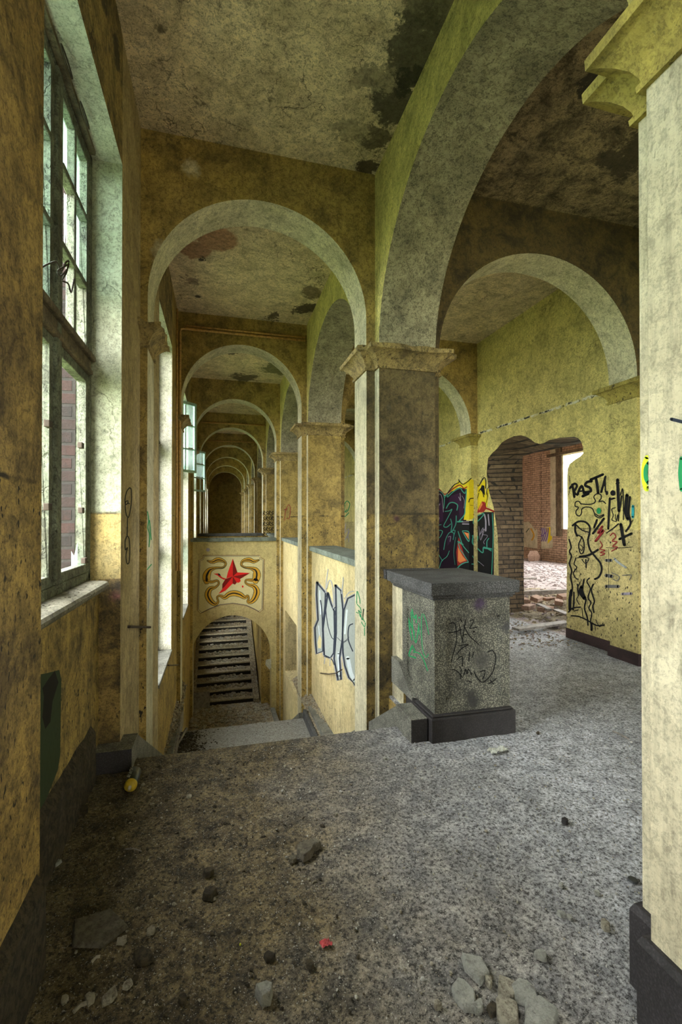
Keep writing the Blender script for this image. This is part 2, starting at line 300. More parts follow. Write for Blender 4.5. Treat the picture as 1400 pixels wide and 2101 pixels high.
# ------------------------------------------------------------------ mesh builder
class MB:
    def __init__(s): s.v = []; s.f = []; s.m = []
    def face(s, pts, mi=0):
        i = len(s.v); s.v += [tuple(p) for p in pts]; s.f.append(tuple(range(i, i+len(pts)))); s.m.append(mi); return s
    def box(s, x0, x1, y0, y1, z0, z1, mi=0, faces=None):
        c = [(x, y, z) for x in (x0, x1) for y in (y0, y1) for z in (z0, z1)]
        Q = dict(l=(0, 1, 3, 2), r=(4, 6, 7, 5), f=(0, 4, 5, 1), b=(2, 3, 7, 6), d=(0, 2, 6, 4), u=(1, 5, 7, 3))
        for k, q in Q.items():
            m = (faces or {}).get(k, mi)
            if m is not None: s.face([c[j] for j in q], m)
        return s
    def grid(s, rows, mi=0, closed=False):
        """rows of points joined by quads"""
        b = len(s.v); n = len(rows[0])
        for r in rows: s.v += [tuple(p) for p in r]
        for i in range(len(rows)-1):
            for j in range(n if closed else n-1):
                k = (j+1) % n
                s.f.append((b+i*n+j, b+i*n+k, b+(i+1)*n+k, b+(i+1)*n+j)); s.m.append(mi)
        return s
    def prism(s, poly, z0, z1, mi=0, cap=True, side=None):
        n = len(poly)
        for i in range(n):
            a, b = poly[i], poly[(i+1) % n]
            s.face([(a[0], a[1], z0), (b[0], b[1], z0), (b[0], b[1], z1), (a[0], a[1], z1)], side(a, b) if side else mi)
        if cap:
            for z in (z0, z1):
                for t in tessellate_polygon([[Vector((p[0], p[1], 0)) for p in poly]]): s.face([(poly[i][0], poly[i][1], z) for i in t], mi)
        return s
    def tube(s, pts, r, n=8, mi=0, cap=True):
        pts = [Vector(p) for p in pts]; rows = []
        for i, p in enumerate(pts):
            d = (pts[min(i+1, len(pts)-1)]-pts[max(i-1, 0)]).normalized()
            u = d.cross(Vector((0, 0, 1))); u = u.normalized() if u.length > .1 else Vector((1, 0, 0)); w = d.cross(u)
            rr = r[i] if isinstance(r, (list, tuple)) else r
            rows.append([p+(u*math.cos(k*2*math.pi/n)+w*math.sin(k*2*math.pi/n))*rr for k in range(n)])
        s.grid(rows, mi, True)
        if cap: s.face(rows[0], mi); s.face(rows[-1], mi)
        return s
    def rock(s, c, r, mi=0, flat_=.6, rz=None, n=1):
        """an irregular stone"""
        c = Vector(c); a = random.random()*6.28 if rz is None else rz; ca, sa = math.cos(a), math.sin(a)
        top = []
        k = 6
        ring = [random.uniform(.65, 1.1) for _ in range(k)]
        ex = random.uniform(.5, .9)
        def P(i, f, z):
            t = i*2*math.pi/k; x = math.cos(t)*ring[i]*f*r; y = math.sin(t)*ring[i]*f*r*ex
            return (c.x+x*ca-y*sa, c.y+x*sa+y*ca, c.z+z+random.uniform(-.06, .06)*r)
        b = len(s.v)
        s.v += [P(i, .8, 0) for i in range(k)]+[P(i, 1, r*flat_*.5) for i in range(k)]+[P(i, .6, r*flat_) for i in range(k)]
        for l in (0, 1):
            for i in range(k):
                j = (i+1) % k; s.f.append((b+l*k+i, b+l*k+j, b+(l+1)*k+j, b+(l+1)*k+i)); s.m.append(mi)
        s.f.append(tuple(b+2*k+i for i in range(k))); s.m.append(mi)
        return s
    def build(s, name, mats, parent=None, smooth=False, bevel=0., label=None, cat=None, group=None, kind=None):
        me = bpy.data.meshes.new(name); me.from_pydata(s.v, [], s.f)
        for m in (mats if isinstance(mats, (list, tuple)) else [mats]): me.materials.append(m)
        me.polygons.foreach_set('material_index', s.m)
        if smooth: me.polygons.foreach_set('use_smooth', [True]*len(s.f))
        me.validate(); me.update()
        o = bpy.data.objects.new(name, me); COL.objects.link(o); o.parent = parent
        if bevel or smooth:
            import bmesh
            bm = bmesh.new(); bm.from_mesh(me); bmesh.ops.remove_doubles(bm, verts=bm.verts, dist=1e-5)
            bmesh.ops.recalc_face_normals(bm, faces=bm.faces); bm.to_mesh(me); bm.free()
        if bevel:
            b = o.modifiers.new('bevel', 'BEVEL'); b.width = bevel; b.segments = 2; b.limit_method = 'ANGLE'
        tag(o, label, cat, group, kind); return o
def tag(o, label=None, cat=None, group=None, kind=None):
    if label: o['label'] = label
    if cat: o['category'] = cat
    if group: o['group'] = group
    if kind: o['kind'] = kind
    return o
def empty(name, loc, label=None, cat=None, group=None, kind=None):
    o = bpy.data.objects.new(name, None); COL.objects.link(o); o.location = loc; o.empty_display_size = .1
    return tag(o, label, cat, group, kind)
def adopt(root, o):
    """parent o (built in world coordinates) under root, keeping its place"""
    o.parent = root; o.matrix_parent_inverse = root.matrix_basis.inverted(); return o
def E_(root, mb, name, mats, **k):
    return adopt(root, mb.build(name, mats, **k))

# ------------------------------------------------------------------ paint on walls
def catmull(pts, step=6):
    if len(pts) < 3: return [tuple(map(float, p)) for p in pts]
    out = []; P = [pts[0]]+list(pts)+[pts[-1]]
    for i in range(1, len(P)-2):
        a, b, c, d = P[i-1:i+3]
        for k in range(step):
            t = k/step
            out.append(tuple(.5*((2*b[j])+(-a[j]+c[j])*t+(2*a[j]-5*b[j]+4*c[j]-d[j])*t*t+(-a[j]+3*b[j]-3*c[j]+d[j])*t**3) for j in range(len(b))))
    out.append(tuple(pts[-1])); return out
def clipx(poly, x0, x1):
    for lim, sgn in ((x0, 1), (x1, -1)):
        out = []
        for i in range(len(poly)):
            p, q = poly[i-1], poly[i]; dp, dq = (p[0]-lim)*sgn, (q[0]-lim)*sgn
            if dp*dq < 0:
                t = dp/(dp-dq); out.append((p[0]+(q[0]-p[0])*t, p[1]+(q[1]-p[1])*t))
            if dq >= 0: out.append(q)
        poly = out
        if len(poly) < 3: return []
    return poly
class Paint:
    """strokes and fills measured on the photograph and laid on real wall faces; planes = [(x0, x1, axis, value)]"""
    def __init__(s, planes, org=(0, 0), k=1.): s.pl = planes; s.o = org; s.k = k; s.mb = MB(); s.mats = []; s.lv = 0
    def mi(s, c):
        if c not in s.mats: s.mats.append(c)
        return s.mats.index(c)
    def px(s, p): return (s.o[0]+p[0]*s.k, s.o[1]+p[1]*s.k)
    def _put(s, poly, m, off):
        for x0, x1, ax, val in s.pl:
            q = clipx(poly, x0, x1)
            if len(q) < 3: continue
            fn = onX if ax == 'X' else onY; v = val-off if not (ax == 'X' and val < 0) else val+off
            s.mb.face([fn(p[0], p[1], v) for p in q], m)
    def fill(s, pts, c):
        s.lv += 1; off = .0012+s.lv*.00012; m = s.mi(c); P = [s.px(p) for p in pts]
        for t in tessellate_polygon([[Vector((p[0], p[1], 0)) for p in P]]): s._put([P[i] for i in t], m, off)
        return s
    def line(s, pts, w, c, smooth=True):
        s.lv += 1; off = .0012+s.lv*.00012; m = s.mi(c)
        pts = [(p[0], p[1], p[2] if len(p) > 2 else w) for p in pts]
        P = catmull(pts) if smooth else pts
        P = [(*s.px(p[:2]), p[2]*s.k) for p in P]; L = []; R = []
        for i in range(len(P)):
            a, b = P[max(i-1, 0)], P[min(i+1, len(P)-1)]
            dx, dy = b[0]-a[0], b[1]-a[1]; l = math.hypot(dx, dy) or 1; h = P[i][2]/2
            L.append((P[i][0]-dy/l*h, P[i][1]+dx/l*h)); R.append((P[i][0]+dy/l*h, P[i][1]-dx/l*h))
        for i in range(len(P)-1): s._put([L[i], L[i+1], R[i+1], R[i]], m, off)
        for i in (0, -1): s._put([(P[i][0]+P[i][2]/2*math.cos(t), P[i][1]+P[i][2]/2*math.sin(t)) for t in (0, 1.05, 2.09, 3.14, 4.19, 5.24)], m, off)
        return s
    def dot(s, x, y, rx, ry, c): return s.fill([(x+rx*math.cos(t*.5236), y+ry*math.sin(t*.5236)) for t in range(12)], c)
    def build(s, name, parent, label):
        o = s.mb.build(name, [PM[c] for c in s.mats], label=label)
        if parent is not None: adopt(parent, o)
        return o
# ================================================================== THE PLACE
XL, XO0, XO1, XA, XB, XC, XP, XR = -.586, -.534, 1.23, 1.31, 1.835, 1.92, 4.153, 4.278
ZC, ZCAP, CT = 4.5, 2.955, .356
YB, YE = -5.6, 28.6
def yk(k): return {-1: .735, -2: -2.45, -3: -5.6}.get(k, 3.796+3.239*k)
def bayc(b): return (yk(b)+CT+yk(b+1))/2
BOT = -3.3
ORD = ['first', 'second', 'third', 'fourth', 'fifth', 'sixth', 'seventh', 'eighth']

# ---- floors
fy1 = 3.138
fl = MB()
nx, ny = 250, 210; x0, x1_, y0, y1_ = -.72, 4.3, -.2, fy1
rows = []
for j in range(ny+1):
    y = y0+(y1_-y0)*j/ny; r = []
    for i in range(nx+1):
        x = x0+(x1_-x0)*i/nx
        h = noise.fractal(Vector((x*3.1, y*3.1, 0)), .9, 2.1, 5)*.006+noise.fractal(Vector((x*16, y*16, 4)), .8, 2.2, 3)*.0035*(1.6 if x < .7 else .8)
        if y > 3.0: h *= (fy1-y)/.138
        if x > 4.2: h *= .3
        r.append((x, y, h-.004))
    rows.append(r)
fl.grid(rows, 0)
fl.face([(x0, fy1, -.004), (1.42, fy1, -.004), (1.42, fy1, -.17), (x0, fy1, -.17)], 0)
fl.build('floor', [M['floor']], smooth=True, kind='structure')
f2 = MB()
f2.box(-.72, 4.3, YB, -.2, -.3, -.004); f2.box(1.40, 4.3, fy1, 17.9, -.3, -.004); f2.box(-.72, 4.3, 17.9, YE, -.3, -.004)
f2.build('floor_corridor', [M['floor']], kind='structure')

# ---- ceilings
c = MB(); c.box(-.7, 1.55, YB, YE, ZC, ZC+.2); c.build('ceiling', [M['ceil']], kind='structure')
c = MB(); c.box(1.55, 4.4, YB, 3.9, ZC, ZC+.2, 0); c.box(1.55, 4.4, 3.9, YE, ZC, ZC+.2, 1)
c.build('ceiling_aisle', [M['ceil_dark'], M['ceil']], kind='structure')

# ---- window wall on the left, one opening in every bay
BAYS = list(range(-3, 7)); LOW = {0: -.2, 1: -.2, 2: -1.4}  # third stair opening made lower, unseen, to light the climbing flight
w = MB(); XOUT = -1.06; yprev = YB-.3
for b in BAYS:
    cy = bayc(b); a0, a1 = cy-.66, cy+.66; zs = LOW.get(b, 1.10)
    w.box(XOUT, XL, yprev, a0, BOT, ZC, 5 if b == 0 else 0)
    w.box(XOUT, XL, a0, a1, 3.70, ZC, 0, dict(d=2))
    if b in LOW: w.box(XOUT, XL, a0, a1, BOT, zs, 0)
    else: w.box(XOUT, -.708, a0, a1, BOT if b > 0 else -.3, zs, 3)
    yprev = a1
w.box(XOUT, XL, yprev, YE+.3, BOT, ZC, 0)
for f in range(len(w.f)):   # faces looking across a window opening are the green-white reveals
    P = [Vector(w.v[i]) for i in w.f[f]]; nrm = (P[1]-P[0]).cross(P[2]-P[0]).normalized()
    if abs(nrm.y) > .9 and P[0].y > YB and max(p.z for p in P) > ZC-.1 and min(p.z for p in P) < 0: w.m[f] = 1 if P[0].y < 3.2 else 2
    elif abs(nrm.x) > .9 and abs(P[0].x-XL) < .01 and max(p.y for p in P) < 1.9: w.m[f] = 4
    elif abs(nrm.x) > .9 and abs(P[0].x-XL) < .01 and min(p.z for p in P) > 3.6: w.m[f] = 8
for b in BAYS:      # bare sooty brick of the outer reveals, colour also darkened for shade
    cy = bayc(b)+.66; w.face([(XOUT-.001, cy-.002, LOW.get(b, 1.1)), (-.832, cy-.002, LOW.get(b, 1.1)), (-.832, cy-.002, 3.7), (XOUT-.001, cy-.002, 3.7)], 7)
cy = bayc(-1)+.66   # cracked lower part of the reveal, below the sill
w.face([(-.71, cy-.0015, 0), (XL-.001, cy-.0015, 0), (XL-.001, cy-.0015, 1.13), (-.71, cy-.0015, 1.13)], 6)
wl = w.build('wall_left', [M['wall'], M['jamb'], M['jamb2'], M['niche'], M['nearwall'], M['strip'], M['jamblow'], M['brick_out'], M['abovewin']], kind='structure')
# skirtings
s = MB()
for a, b_, x in ((YB, 1.757, XL), (1.757, 2.93, -.708)):
    n_ = 40; rows = [[], [], []]
    for i in range(n_+1):
        y = a+(b_-a)*i/n_; j = noise.noise(Vector((y*9, 1, 2)))*.012; j2 = noise.noise(Vector((y*7, 5, 2)))*.012
        rows[0].append((x+.03+j*.3, y, -.01)); rows[1].append((x+.028+j, y, .27+j2)); rows[2].append((x-.01, y, .325+j2))
    s.grid(rows, 0)
s.build('baseboard_left', [M['skirt2']], kind='structure')

# ---- end walls
w = MB(); w.box(-1, 4.8, YE, YE+.3, 0, ZC); w.build('wall_end', [M['wall']], kind='structure')
w = MB(); w.box(-1, 1.9, YB-.3, YB, 0, ZC); w.box(1.9, 4.0, YB-.3, YB, 0, .9); w.box(1.9, 4.0, YB-.3, YB, 3.6, ZC); w.box(4.0, 4.8, YB-.3, YB, 0, ZC)  # unseen opening on the aisle side, added to bring in daylight
w.build('wall_back', [M['wall']], kind='structure')
portal(2.95, YB-.1, 2.25, 2.1, 2.7, (0, math.pi/2, math.pi/2))

# ---- right wall with the broken doorway
hole_px = [(1023, 1200), (1022, 1100), (1013, 1039), (1003, 1005), (999, 969), (1002, 940), (1010, 930), (1021, 920), (1030, 908), (1041, 901), (1055, 895), (1070, 893), (1080, 896), (1089, 901), (1098, 908), (1108, 911), (1117, 909), (1127, 903), (1150, 898), (1179, 896), (1187, 899), (1193, 906), (1197, 918), (1197, 930), (1190, 937), (1180, 943), (1169, 952), (1165, 962), (1164, 985), (1165, 1050), (1164, 1150), (1163, 1240)]
hole = [(v.y, v.z) for v in (onX(x, y, XR) for x, y in hole_px)]
hole[0] = (hole[0][0]-.01, .55); hl = [(hole[0][0]-.01, 0)]+hole+[(hole[-1][0], 0)]
w = MB()
ys = [YB, hl[-1][0], hl[0][0], YE]
outer = [(YB, 0), (hl[-1][0], 0)]+list(reversed(hl[1:-1]))+[(hl[0][0], 0), (YE, 0), (YE, ZC), (YB, ZC)]
def wallface(X, poly, mi):
    for t in tessellate_polygon([[Vector((p[0], p[1], 0)) for p in poly]]): w.face([(X, poly[i][0], poly[i][1]) for i in t], mi)
wallface(XR, outer, 0)
XR2 = XR+.46
inner = []
for i, (y, z) in enumerate(hl):
    t = i/(len(hl)-1); yy, zz = y, z
    if y > 6.0 and z > 2.0: yy = y-.02; zz = z-.12
    if y > 5.9 and 0 < z < 2.05: yy = 6.44
    inner.append((min(yy, 6.44), min(zz, 2.52)))
rows = []
for k in range(5):
    t = k/4; r = []
    for i in range(len(hl)):
        (y, z), (y2, z2) = hl[i], inner[i]
        jy = 0 if k in (0,) else noise.noise(Vector((z*6, k*3, y*5)))*.035*(z > .02); tt = t if k else 0
        r.append((XR+.46*t, y+(y2-y)*tt+jy, z+(z2-z)*tt+(0 if z < .02 or k == 0 else jy*.7)))
    rows.append(r)
w.grid(rows, 1)
last = rows[-1]
outer2 = [(YB, 0), (last[-1][1], 0)]+[(p[1], p[2]) for p in reversed(last[1:-1])]+[(last[0][1], 0), (YE, 0), (YE, ZC), (YB, ZC)]
wallface(XR2, outer2, 2)
w.build('wall_right', [M['lime'], M['brick_old'], M['brick']], kind='structure')
s = MB(); s.box(XR-.022, XR, 4.10, hl[-1][0]-.005, -.01, .115); s.box(XP-.022, XP+.01, 3.78, 4.17, -.01, .115); s.box(XR-.022, XR, 1.0, 3.7, -.01, .115); s.box(XR-.022, XR, hl[0][0]+.02, 7.03, -.01, .115)
s.box(XP-.022, XR-.03, 3.774, 3.796, -.01, .115)
s.build('baseboard_right', [M['skirt']], kind='structure', bevel=.006)

# ---- the brick room behind the doorway
w = MB(); XF, YN = 11.2, 16.6
w.face([(XR+.01, -1, .0), (XF, -1, 0), (XF, YN, 0), (XR+.01, YN, 0)], 0); w.build('floor_brick_room', [M['rubble_floor']], kind='structure')
w = MB(); w.box(XR2, 6.6, -1.3, YN+.3, 4.45, 4.7); w.box(6.6, XF+.4, -1.3, 7.0, 4.45, 4.7); w.box(6.6, XF+.4, 9.6, YN+.3, 4.45, 4.7); w.box(7.6, XF+.4, 7.0, 9.6, 4.45, 4.7); w.build('ceiling_brick_room', [M['brick']], kind='structure')  # gap in the unseen roof, added to brighten the brick room
w = MB(); win = [(2.0, 4.2, .9, 3.8), (6.6, 8.8, .9, 3.8), (10.6, 13.06, 1.15, 3.62), (15.35, 15.95, 2.95, 3.62)]
yp = -1.3
for (a, b_, z0, z1) in win:
    w.box(XF, XF+.1, yp, a, 0, 4.5); w.box(XF, XF+.1, a, b_, 0, z0); w.box(XF, XF+.1, a, b_, z1, 4.5); yp = b_
w.box(XF, XF+.1, yp, YN+.3, 0, 4.5)
w.box(XF-.05, XF, 14.18, 14.34, 0, 4.4)
w.build('wall_brick_room', [M['brick']], kind='structure')
w = MB(); w.box(XR2, XF, YN, YN+.3, 0, 4.5); w.box(XR2, XF, -1.3, -1, 0, 4.5); w.build('wall_brick_room_end', [M['brick']], kind='structure')
for (a, b_, z0, z1) in win: portal(XF+.06, (a+b_)/2, (z0+z1)/2, b_-a, z1-z0, (0, math.pi/2, 0))
w = MB()
w.box(XF-.04, XF+.09, 13.05, 13.13, 1.15, 3.62, 0); w.box(XF-.06, XF+.0, 13.14, 13.36, .9, 3.95, 1); w.box(XF-.05, XF+.05, 13.40, 13.66, .9, 3.9, 0); w.box(XF-.09, XF, 10.5, 13.8, 3.64, 3.74, 1); w.box(XF-.12, XF, 10.5, 13.8, 3.95, 4.1, 1)
w.build('trim_1', [M['reveal'], M['frame_dark']], kind='structure')
w = MB(); w.box(XF-.06, XF+.05, 15.25, 15.36, 2.7, 3.75); w.box(XF-.06, XF+.05, 15.3, 16.0, 3.6, 3.75); w.build('trim_2', [M['wood_red']], kind='structure')
# plaster left on the far brick wall, with faded spray paint
pl = MB(); pts = [(1071, 1072), (1085, 1070), (1092, 1078), (1098, 1088), (1108, 1084), (1125, 1081), (1134, 1079), (1134, 1124), (1118, 1126), (1095, 1125), (1071, 1121)]
q = [onX(x, y, XF-.02) for x, y in pts]
for t in tessellate_polygon([[Vector((p.y, p.z, 0)) for p in q]]): pl.face([q[i] for i in t], 0)
n_ = len(q)
for i in range(n_):
    a, b_ = q[i], q[(i+1) % n_]; pl.face([a, b_, b_+Vector((.02, 0, 0)), a+Vector((.02, 0, 0))], 0)
plo = pl.build('plaster_patch', [M['reveal']], label='patch of yellowed plaster with purple and yellow paint left on the far brick wall', cat='plaster', kind='thing')
g = Paint([(900, 1300, 'X', XF-.02)])
g.fill([(1119, 1084), (1133, 1080), (1133, 1106), (1124, 1116), (1126, 1096)], 'yellow')
for x in range(5): g.line([(1104+x*4, 1110), (1108+x*4, 1098), (1112+x*3.4, 1084)], 2.2, 'violet')
g.line([(1104, 1092), (1112, 1100), (1122, 1090)], 2, 'violet'); g.line([(1090, 1085), (1096, 1098), (1092, 1108)], 3, 'gold'); g.line([(1080, 1092), (1086, 1084)], 1.5, 'dgreen')
g.build('graffiti', plo, 'purple scribble beside yellow paint')

# ---- pillars of the arcade with their capitals
def offs(poly, d):
    out = []; n = len(poly)
    for i in range(n):
        p, a, b = Vector(poly[i]), Vector(poly[i-1]), Vector(poly[(i+1) % n])
        e1, e2 = (p-a).normalized(), (b-p).normalized()
        n1, n2 = Vector((e1.y, -e1.x)), Vector((e2.y, -e2.x))
        out.append((p.x+(n1.x+n2.x)*d if abs(e1.dot(e2)) < .5 else p.x+n1.x*d, p.y+(n1.y+n2.y)*d if abs(e1.dot(e2)) < .5 else p.y+n1.y*d))
    return out
CAPP = [(.0, -.175), (.016, -.175), (.018, -.155), (.006, -.152), (.012, -.130), (.028, -.10), (.055, -.07), (.085, -.048), (.094, -.044), (.112, -.040), (.114, -.006), (.110, 0), (0, 0)]
def capital(root, poly, ztop, mat, rough=.006, flip=False, seed=0, name='capital'):
    cb = MB(); rows = []
    for d, z in CAPP:
        q = offs(poly, d); r = []
        for i in range(len(q)):
            a, b = Vector(q[i]), Vector(q[(i+1) % len(q)]); L = (b-a).length; m = max(1, int(L/.05))
            for j in range(12):
                t = j/12; p = a+(b-a)*t
                k = noise.noise(Vector((p.x*9+seed, p.y*9, z*14)))*rough
                r.append((p.x+k*(d > .03), p.y-k*(d > .03), ztop+z+k*.8*(d > .03)))
        rows.append(r)
    cb.grid(rows, 0, True)
    return E_(root, cb, name, [mat])
PIER = {}
for k in range(-2, 8):
    Y = yk(k)
    poly = [(XA, Y-.1), (XB, Y-.1), (XB, Y), (XC, Y), (XC, Y+CT), (XB, Y+CT), (XB, Y+.456), (XA, Y+.456), (XA, Y+CT), (XO1, Y+CT), (XO1, Y), (XA, Y)]
    lab = {-2: 'plaster pier behind the camera position', -1: 'pale nearest pier with two stepped faces at the right edge of the view',
           0: 'stained ochre plaster pier standing behind the grey stone pedestal'}.get(k, 'ochre plaster pier of the long arcade, %s one beyond the pier at the pedestal' % ORD[k-1] if k > 0 else '')
    root = empty('pillar', (1.57, Y+.18, 0), lab, 'pillar', 'piers of the arcade', 'thing'); PIER[k] = root
    sh = MB(); zb = BOT if k in (0, 1, 2, 3, 4) else 0
    def side(a, b):
        if abs(a[0]-b[0]) < 1e-6 and a[0] < XA+.01: return 1
        return 0
    sh.prism(poly, zb, ZCAP-.02, 0, side=side)
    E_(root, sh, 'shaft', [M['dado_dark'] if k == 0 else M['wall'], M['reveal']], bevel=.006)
    capital(root, poly, ZCAP, M['capital_lime'] if k == -1 else M['capital'], seed=k, rough={0: .014, -1: .004}.get(k, .01))
    if k == -1:
        b_ = MB(); q = offs(poly, .024); q2 = offs(poly, .014)
        b_.prism(q, 0, .24, 0, cap=False); b_.grid([[(*p, .24) for p in q], [(*p, .262) for p in q2], [(*p, .262) for p in poly]], 0, True)
        E_(root, b_, 'base', [M['plinth']])
# ---- pilasters on the window wall and on the right wall
for k in range(-2, 8):
    Y = yk(k)
    if k <= 4:
        root = empty('pilaster', (-.55, Y+.18, 0), 'shallow plaster pilaster on the window wall, %s along the corridor' % (ORD[k] if k >= 0 else ('beside the camera' if k == -1 else 'behind the camera')), 'pilaster', 'pilasters of the window wall', 'thing')
        b_ = MB(); b_.box(XL-.01, XO0, Y, Y+CT, BOT if k >= 0 else 0, ZCAP-.02, 0, dict(r=1)); E_(root, b_, 'shaft', [M['wall'], M['reveal']])
        capital(root, [(XL, Y), (XO0, Y), (XO0, Y+CT), (XL, Y+CT)], ZCAP+.03, M['capital'], rough=.03 if k == 0 else .012, seed=k+20)
    if k <= 3:
        root = empty('pilaster', (4.2, Y+.18, 0), 'yellow green pilaster on the graffitied right wall, %s along the aisle' % (ORD[k] if k >= 0 else ('beside the camera' if k == -1 else 'behind the camera')), 'pilaster', 'pilasters of the right wall', 'thing')
        b_ = MB(); b_.box(XP, XR+.01, Y, Y+CT, 0, ZCAP-.04); E_(root, b_, 'shaft', [M['lime']])
        capital(root, [(XR, Y+CT), (XP, Y+CT), (XP, Y), (XR, Y)], ZCAP-.03, M['capital_lime'], seed=k+40)

# ---- arches
def arch(name, f, u0, u1, o0, o1, zs, zc, t0, t1, mats, label, group, cat='arch', zb=ZCAP, zt=ZC, n=40, m0=0, m1=1, m2=0):
    mb = MB(); c_, a = (o0+o1)/2, (o1-o0)/2
    P = [(c_-a*math.cos(math.pi*i/n), zs+(zc-zs)*math.sin(math.pi*i/n)) for i in range(n+1)]
    for t, m in ((t0, m0), (t1, m2)):
        if u0 < o0: mb.face([f(u0, t, zb), f(o0, t, zb), f(o0, t, zs), f(o0, t, zt), f(u0, t, zt)], m)
        if u1 > o1: mb.face([f(o1, t, zb), f(u1, t, zb), f(u1, t, zt), f(o1, t, zt), f(o1, t, zs)], m)
        for i in range(n):
            mb.face([f(P[i][0], t, P[i][1]), f(P[i+1][0], t, P[i+1][1]), f(P[i+1][0], t, zt), f(P[i][0], t, zt)], m)
    S = [(o0, zb)]+P+[(o1, zb)]
    mb.grid([[f(u, t0, z) for u, z in S], [f(u, (t0+t1)/2, z) for u, z in S], [f(u, t1, z) for u, z in S]], m1)
    return mb.build(name, mats, label=label, cat=cat, group=group, kind='thing')
fx = lambda u, t, z: (u, t, z)
fyv = lambda u, t, z: (t, u, z)
for k in range(-2, 8):
    Y = yk(k)
    arch('arch', fx, XL, XA, XO0, XO1, 3.22, 4.10, Y, Y+CT, [M['wall'], M['pale']],
         'cross arch of the corridor with pale soffit, %s of the receding row' % ORD[k] if k >= 0 else 'cross arch of the corridor %s the camera' % ('just overhead of' if k == -1 else 'farther behind'), 'cross arches of the corridor')
    if k <= 3:
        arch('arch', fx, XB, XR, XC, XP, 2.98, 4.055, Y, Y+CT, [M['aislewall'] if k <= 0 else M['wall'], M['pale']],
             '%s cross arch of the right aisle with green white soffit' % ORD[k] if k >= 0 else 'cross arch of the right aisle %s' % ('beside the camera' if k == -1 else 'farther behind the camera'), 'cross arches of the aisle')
for k in range(-3, 7):
    a, b_ = (yk(k)+.456 if k > -3 else YB), yk(k+1)-.1
    arch('arch', fyv, yk(k)+.18 if k > -3 else YB-.0, yk(k+1)+.18, a, b_, 2.95, 4.09, XA, XB, [M['lime'], M['grey'], M['wall']],
         {-1: 'big grey arch sweeping overhead from the pier at the pedestal to the nearest pier'}.get(k, '%s arcade arch beyond the pier at the pedestal, grey underside' % ORD[k] if k >= 0 else 'arcade arch %s the camera' % ('right behind' if k == -2 else 'farthest behind')), 'arcade arches', m0=0, m1=1, m2=2)
r = MB(); r.box(XA, XB, yk(7)+.18, YE, ZCAP, ZC); r.build('wall_arcade_end', [M['wall']], kind='structure')

# ---- windows
def window(num, b, zb, sashes=True, brokenset=(), openlist=()):
    cy = bayc(b)+(.045 if b == -1 else 0); a0, a1 = bayc(b)-.66, bayc(b)+.66; X0, X1 = -.83, -.755
    root = empty('window_%d' % num, (X0, cy, zb), kind='structure')
    fr = MB()
    fr.box(X0, X1, a0, a0+.045, zb, 3.72); fr.box(X0, X1, a1-.045, a1, zb, 3.72); fr.box(X0, X1, a0, a1, 3.665, 3.72)
    fr.box(X0, X1, a0, a1, zb, zb+.05)
    E_(root, fr, 'frame', [M['frame']], bevel=.008)
    ml = MB(); ml.box(X0, X1+.012, cy-.035, cy+.035, zb+.05, 3.665); E_(root, ml, 'mullion', [M['frame']], bevel=.01)
    tr = MB(); tr.box(X0, X1+.01, a0+.04, a1-.04, 2.385, 2.46); tr.box(X0, X1+.035, a0+.04, a1-.04, 2.44, 2.475); tr.box(X0, X1+.02, a0+.04, a1-.04, 2.36, 2.39)
    E_(root, tr, 'transom', [M['frame_dark'] if b == -1 else M['frame']], bevel=.008)
    tiers = [(2.475, 3.665, 3, 2)]+([(zb+.05, 2.36, 1, 1)] if zb > .5 else [(1.1, 2.36, 3, 2), (zb+.05, 1.05, 3, 2)])
    if zb < .5:
        t2 = MB(); t2.box(X0, X1+.02, a0+.04, a1-.04, 1.04, 1.11); E_(root, t2, 'transom', [M['frame']])
    for ti, (z0, z1, nr, nc) in enumerate(tiers):
        for si, (ya, yb) in enumerate(((a0+.045, cy-.035), (cy+.035, a1-.045))):
            if (ti, si) in openlist: continue
            sb = MB(); t = .052; xs0, xs1 = X0+.015, X1-.005
            sb.box(xs0, xs1, ya, ya+t, z0, z1); sb.box(xs0, xs1, yb-t, yb, z0, z1); sb.box(xs0, xs1, ya+t, yb-t, z0, z0+t); sb.box(xs0, xs1, ya+t, yb-t, z1-t, z1)
            for c_ in range(1, nc):
                ym = ya+(yb-ya)*c_/nc; sb.box(xs0+.012, xs1, ym-.018, ym+.018, z0+t, z1-t)
            for r_ in range(1, nr):
                zm = z0+(z1-z0)*r_/nr; sb.box(xs0+.012, xs1+.006, ya+t, yb-t, zm-.017, zm+.017)
            so = E_(root, sb, 'sash', [M['frame']], bevel=.005)
            gb = MB()
            for c_ in range(nc):
                for r_ in range(nr):
                    if (ti, si, c_, r_) in brokenset: continue
                    y0_, y1_ = ya+(yb-ya)*c_/nc, ya+(yb-ya)*(c_+1)/nc; z0_, z1_ = z0+(z1-z0)*r_/nr, z0+(z1-z0)*(r_+1)/nr
                    gb.box(-.802, -.798, y0_+.01, y1_-.01, z0_+.01, z1_-.01)
            if gb.f:
                go = gb.build('glass_pane', [M['glass']]); go.parent = so
    portal(-1.0, bayc(b), (zb+3.7)/2, 1.3, 3.7-zb, (0, -math.pi/2, 0))
    return root
allp = {(0, s_, c_, r_) for s_ in (0, 1) for c_ in (0, 1) for r_ in (0, 1, 2)}
w1 = window(1, -1, 1.13, brokenset={(0, 1, 0, 0), (0, 1, 1, 0), (0, 1, 0, 1), (1, 1, 0, 0), (1, 0, 0, 0)})
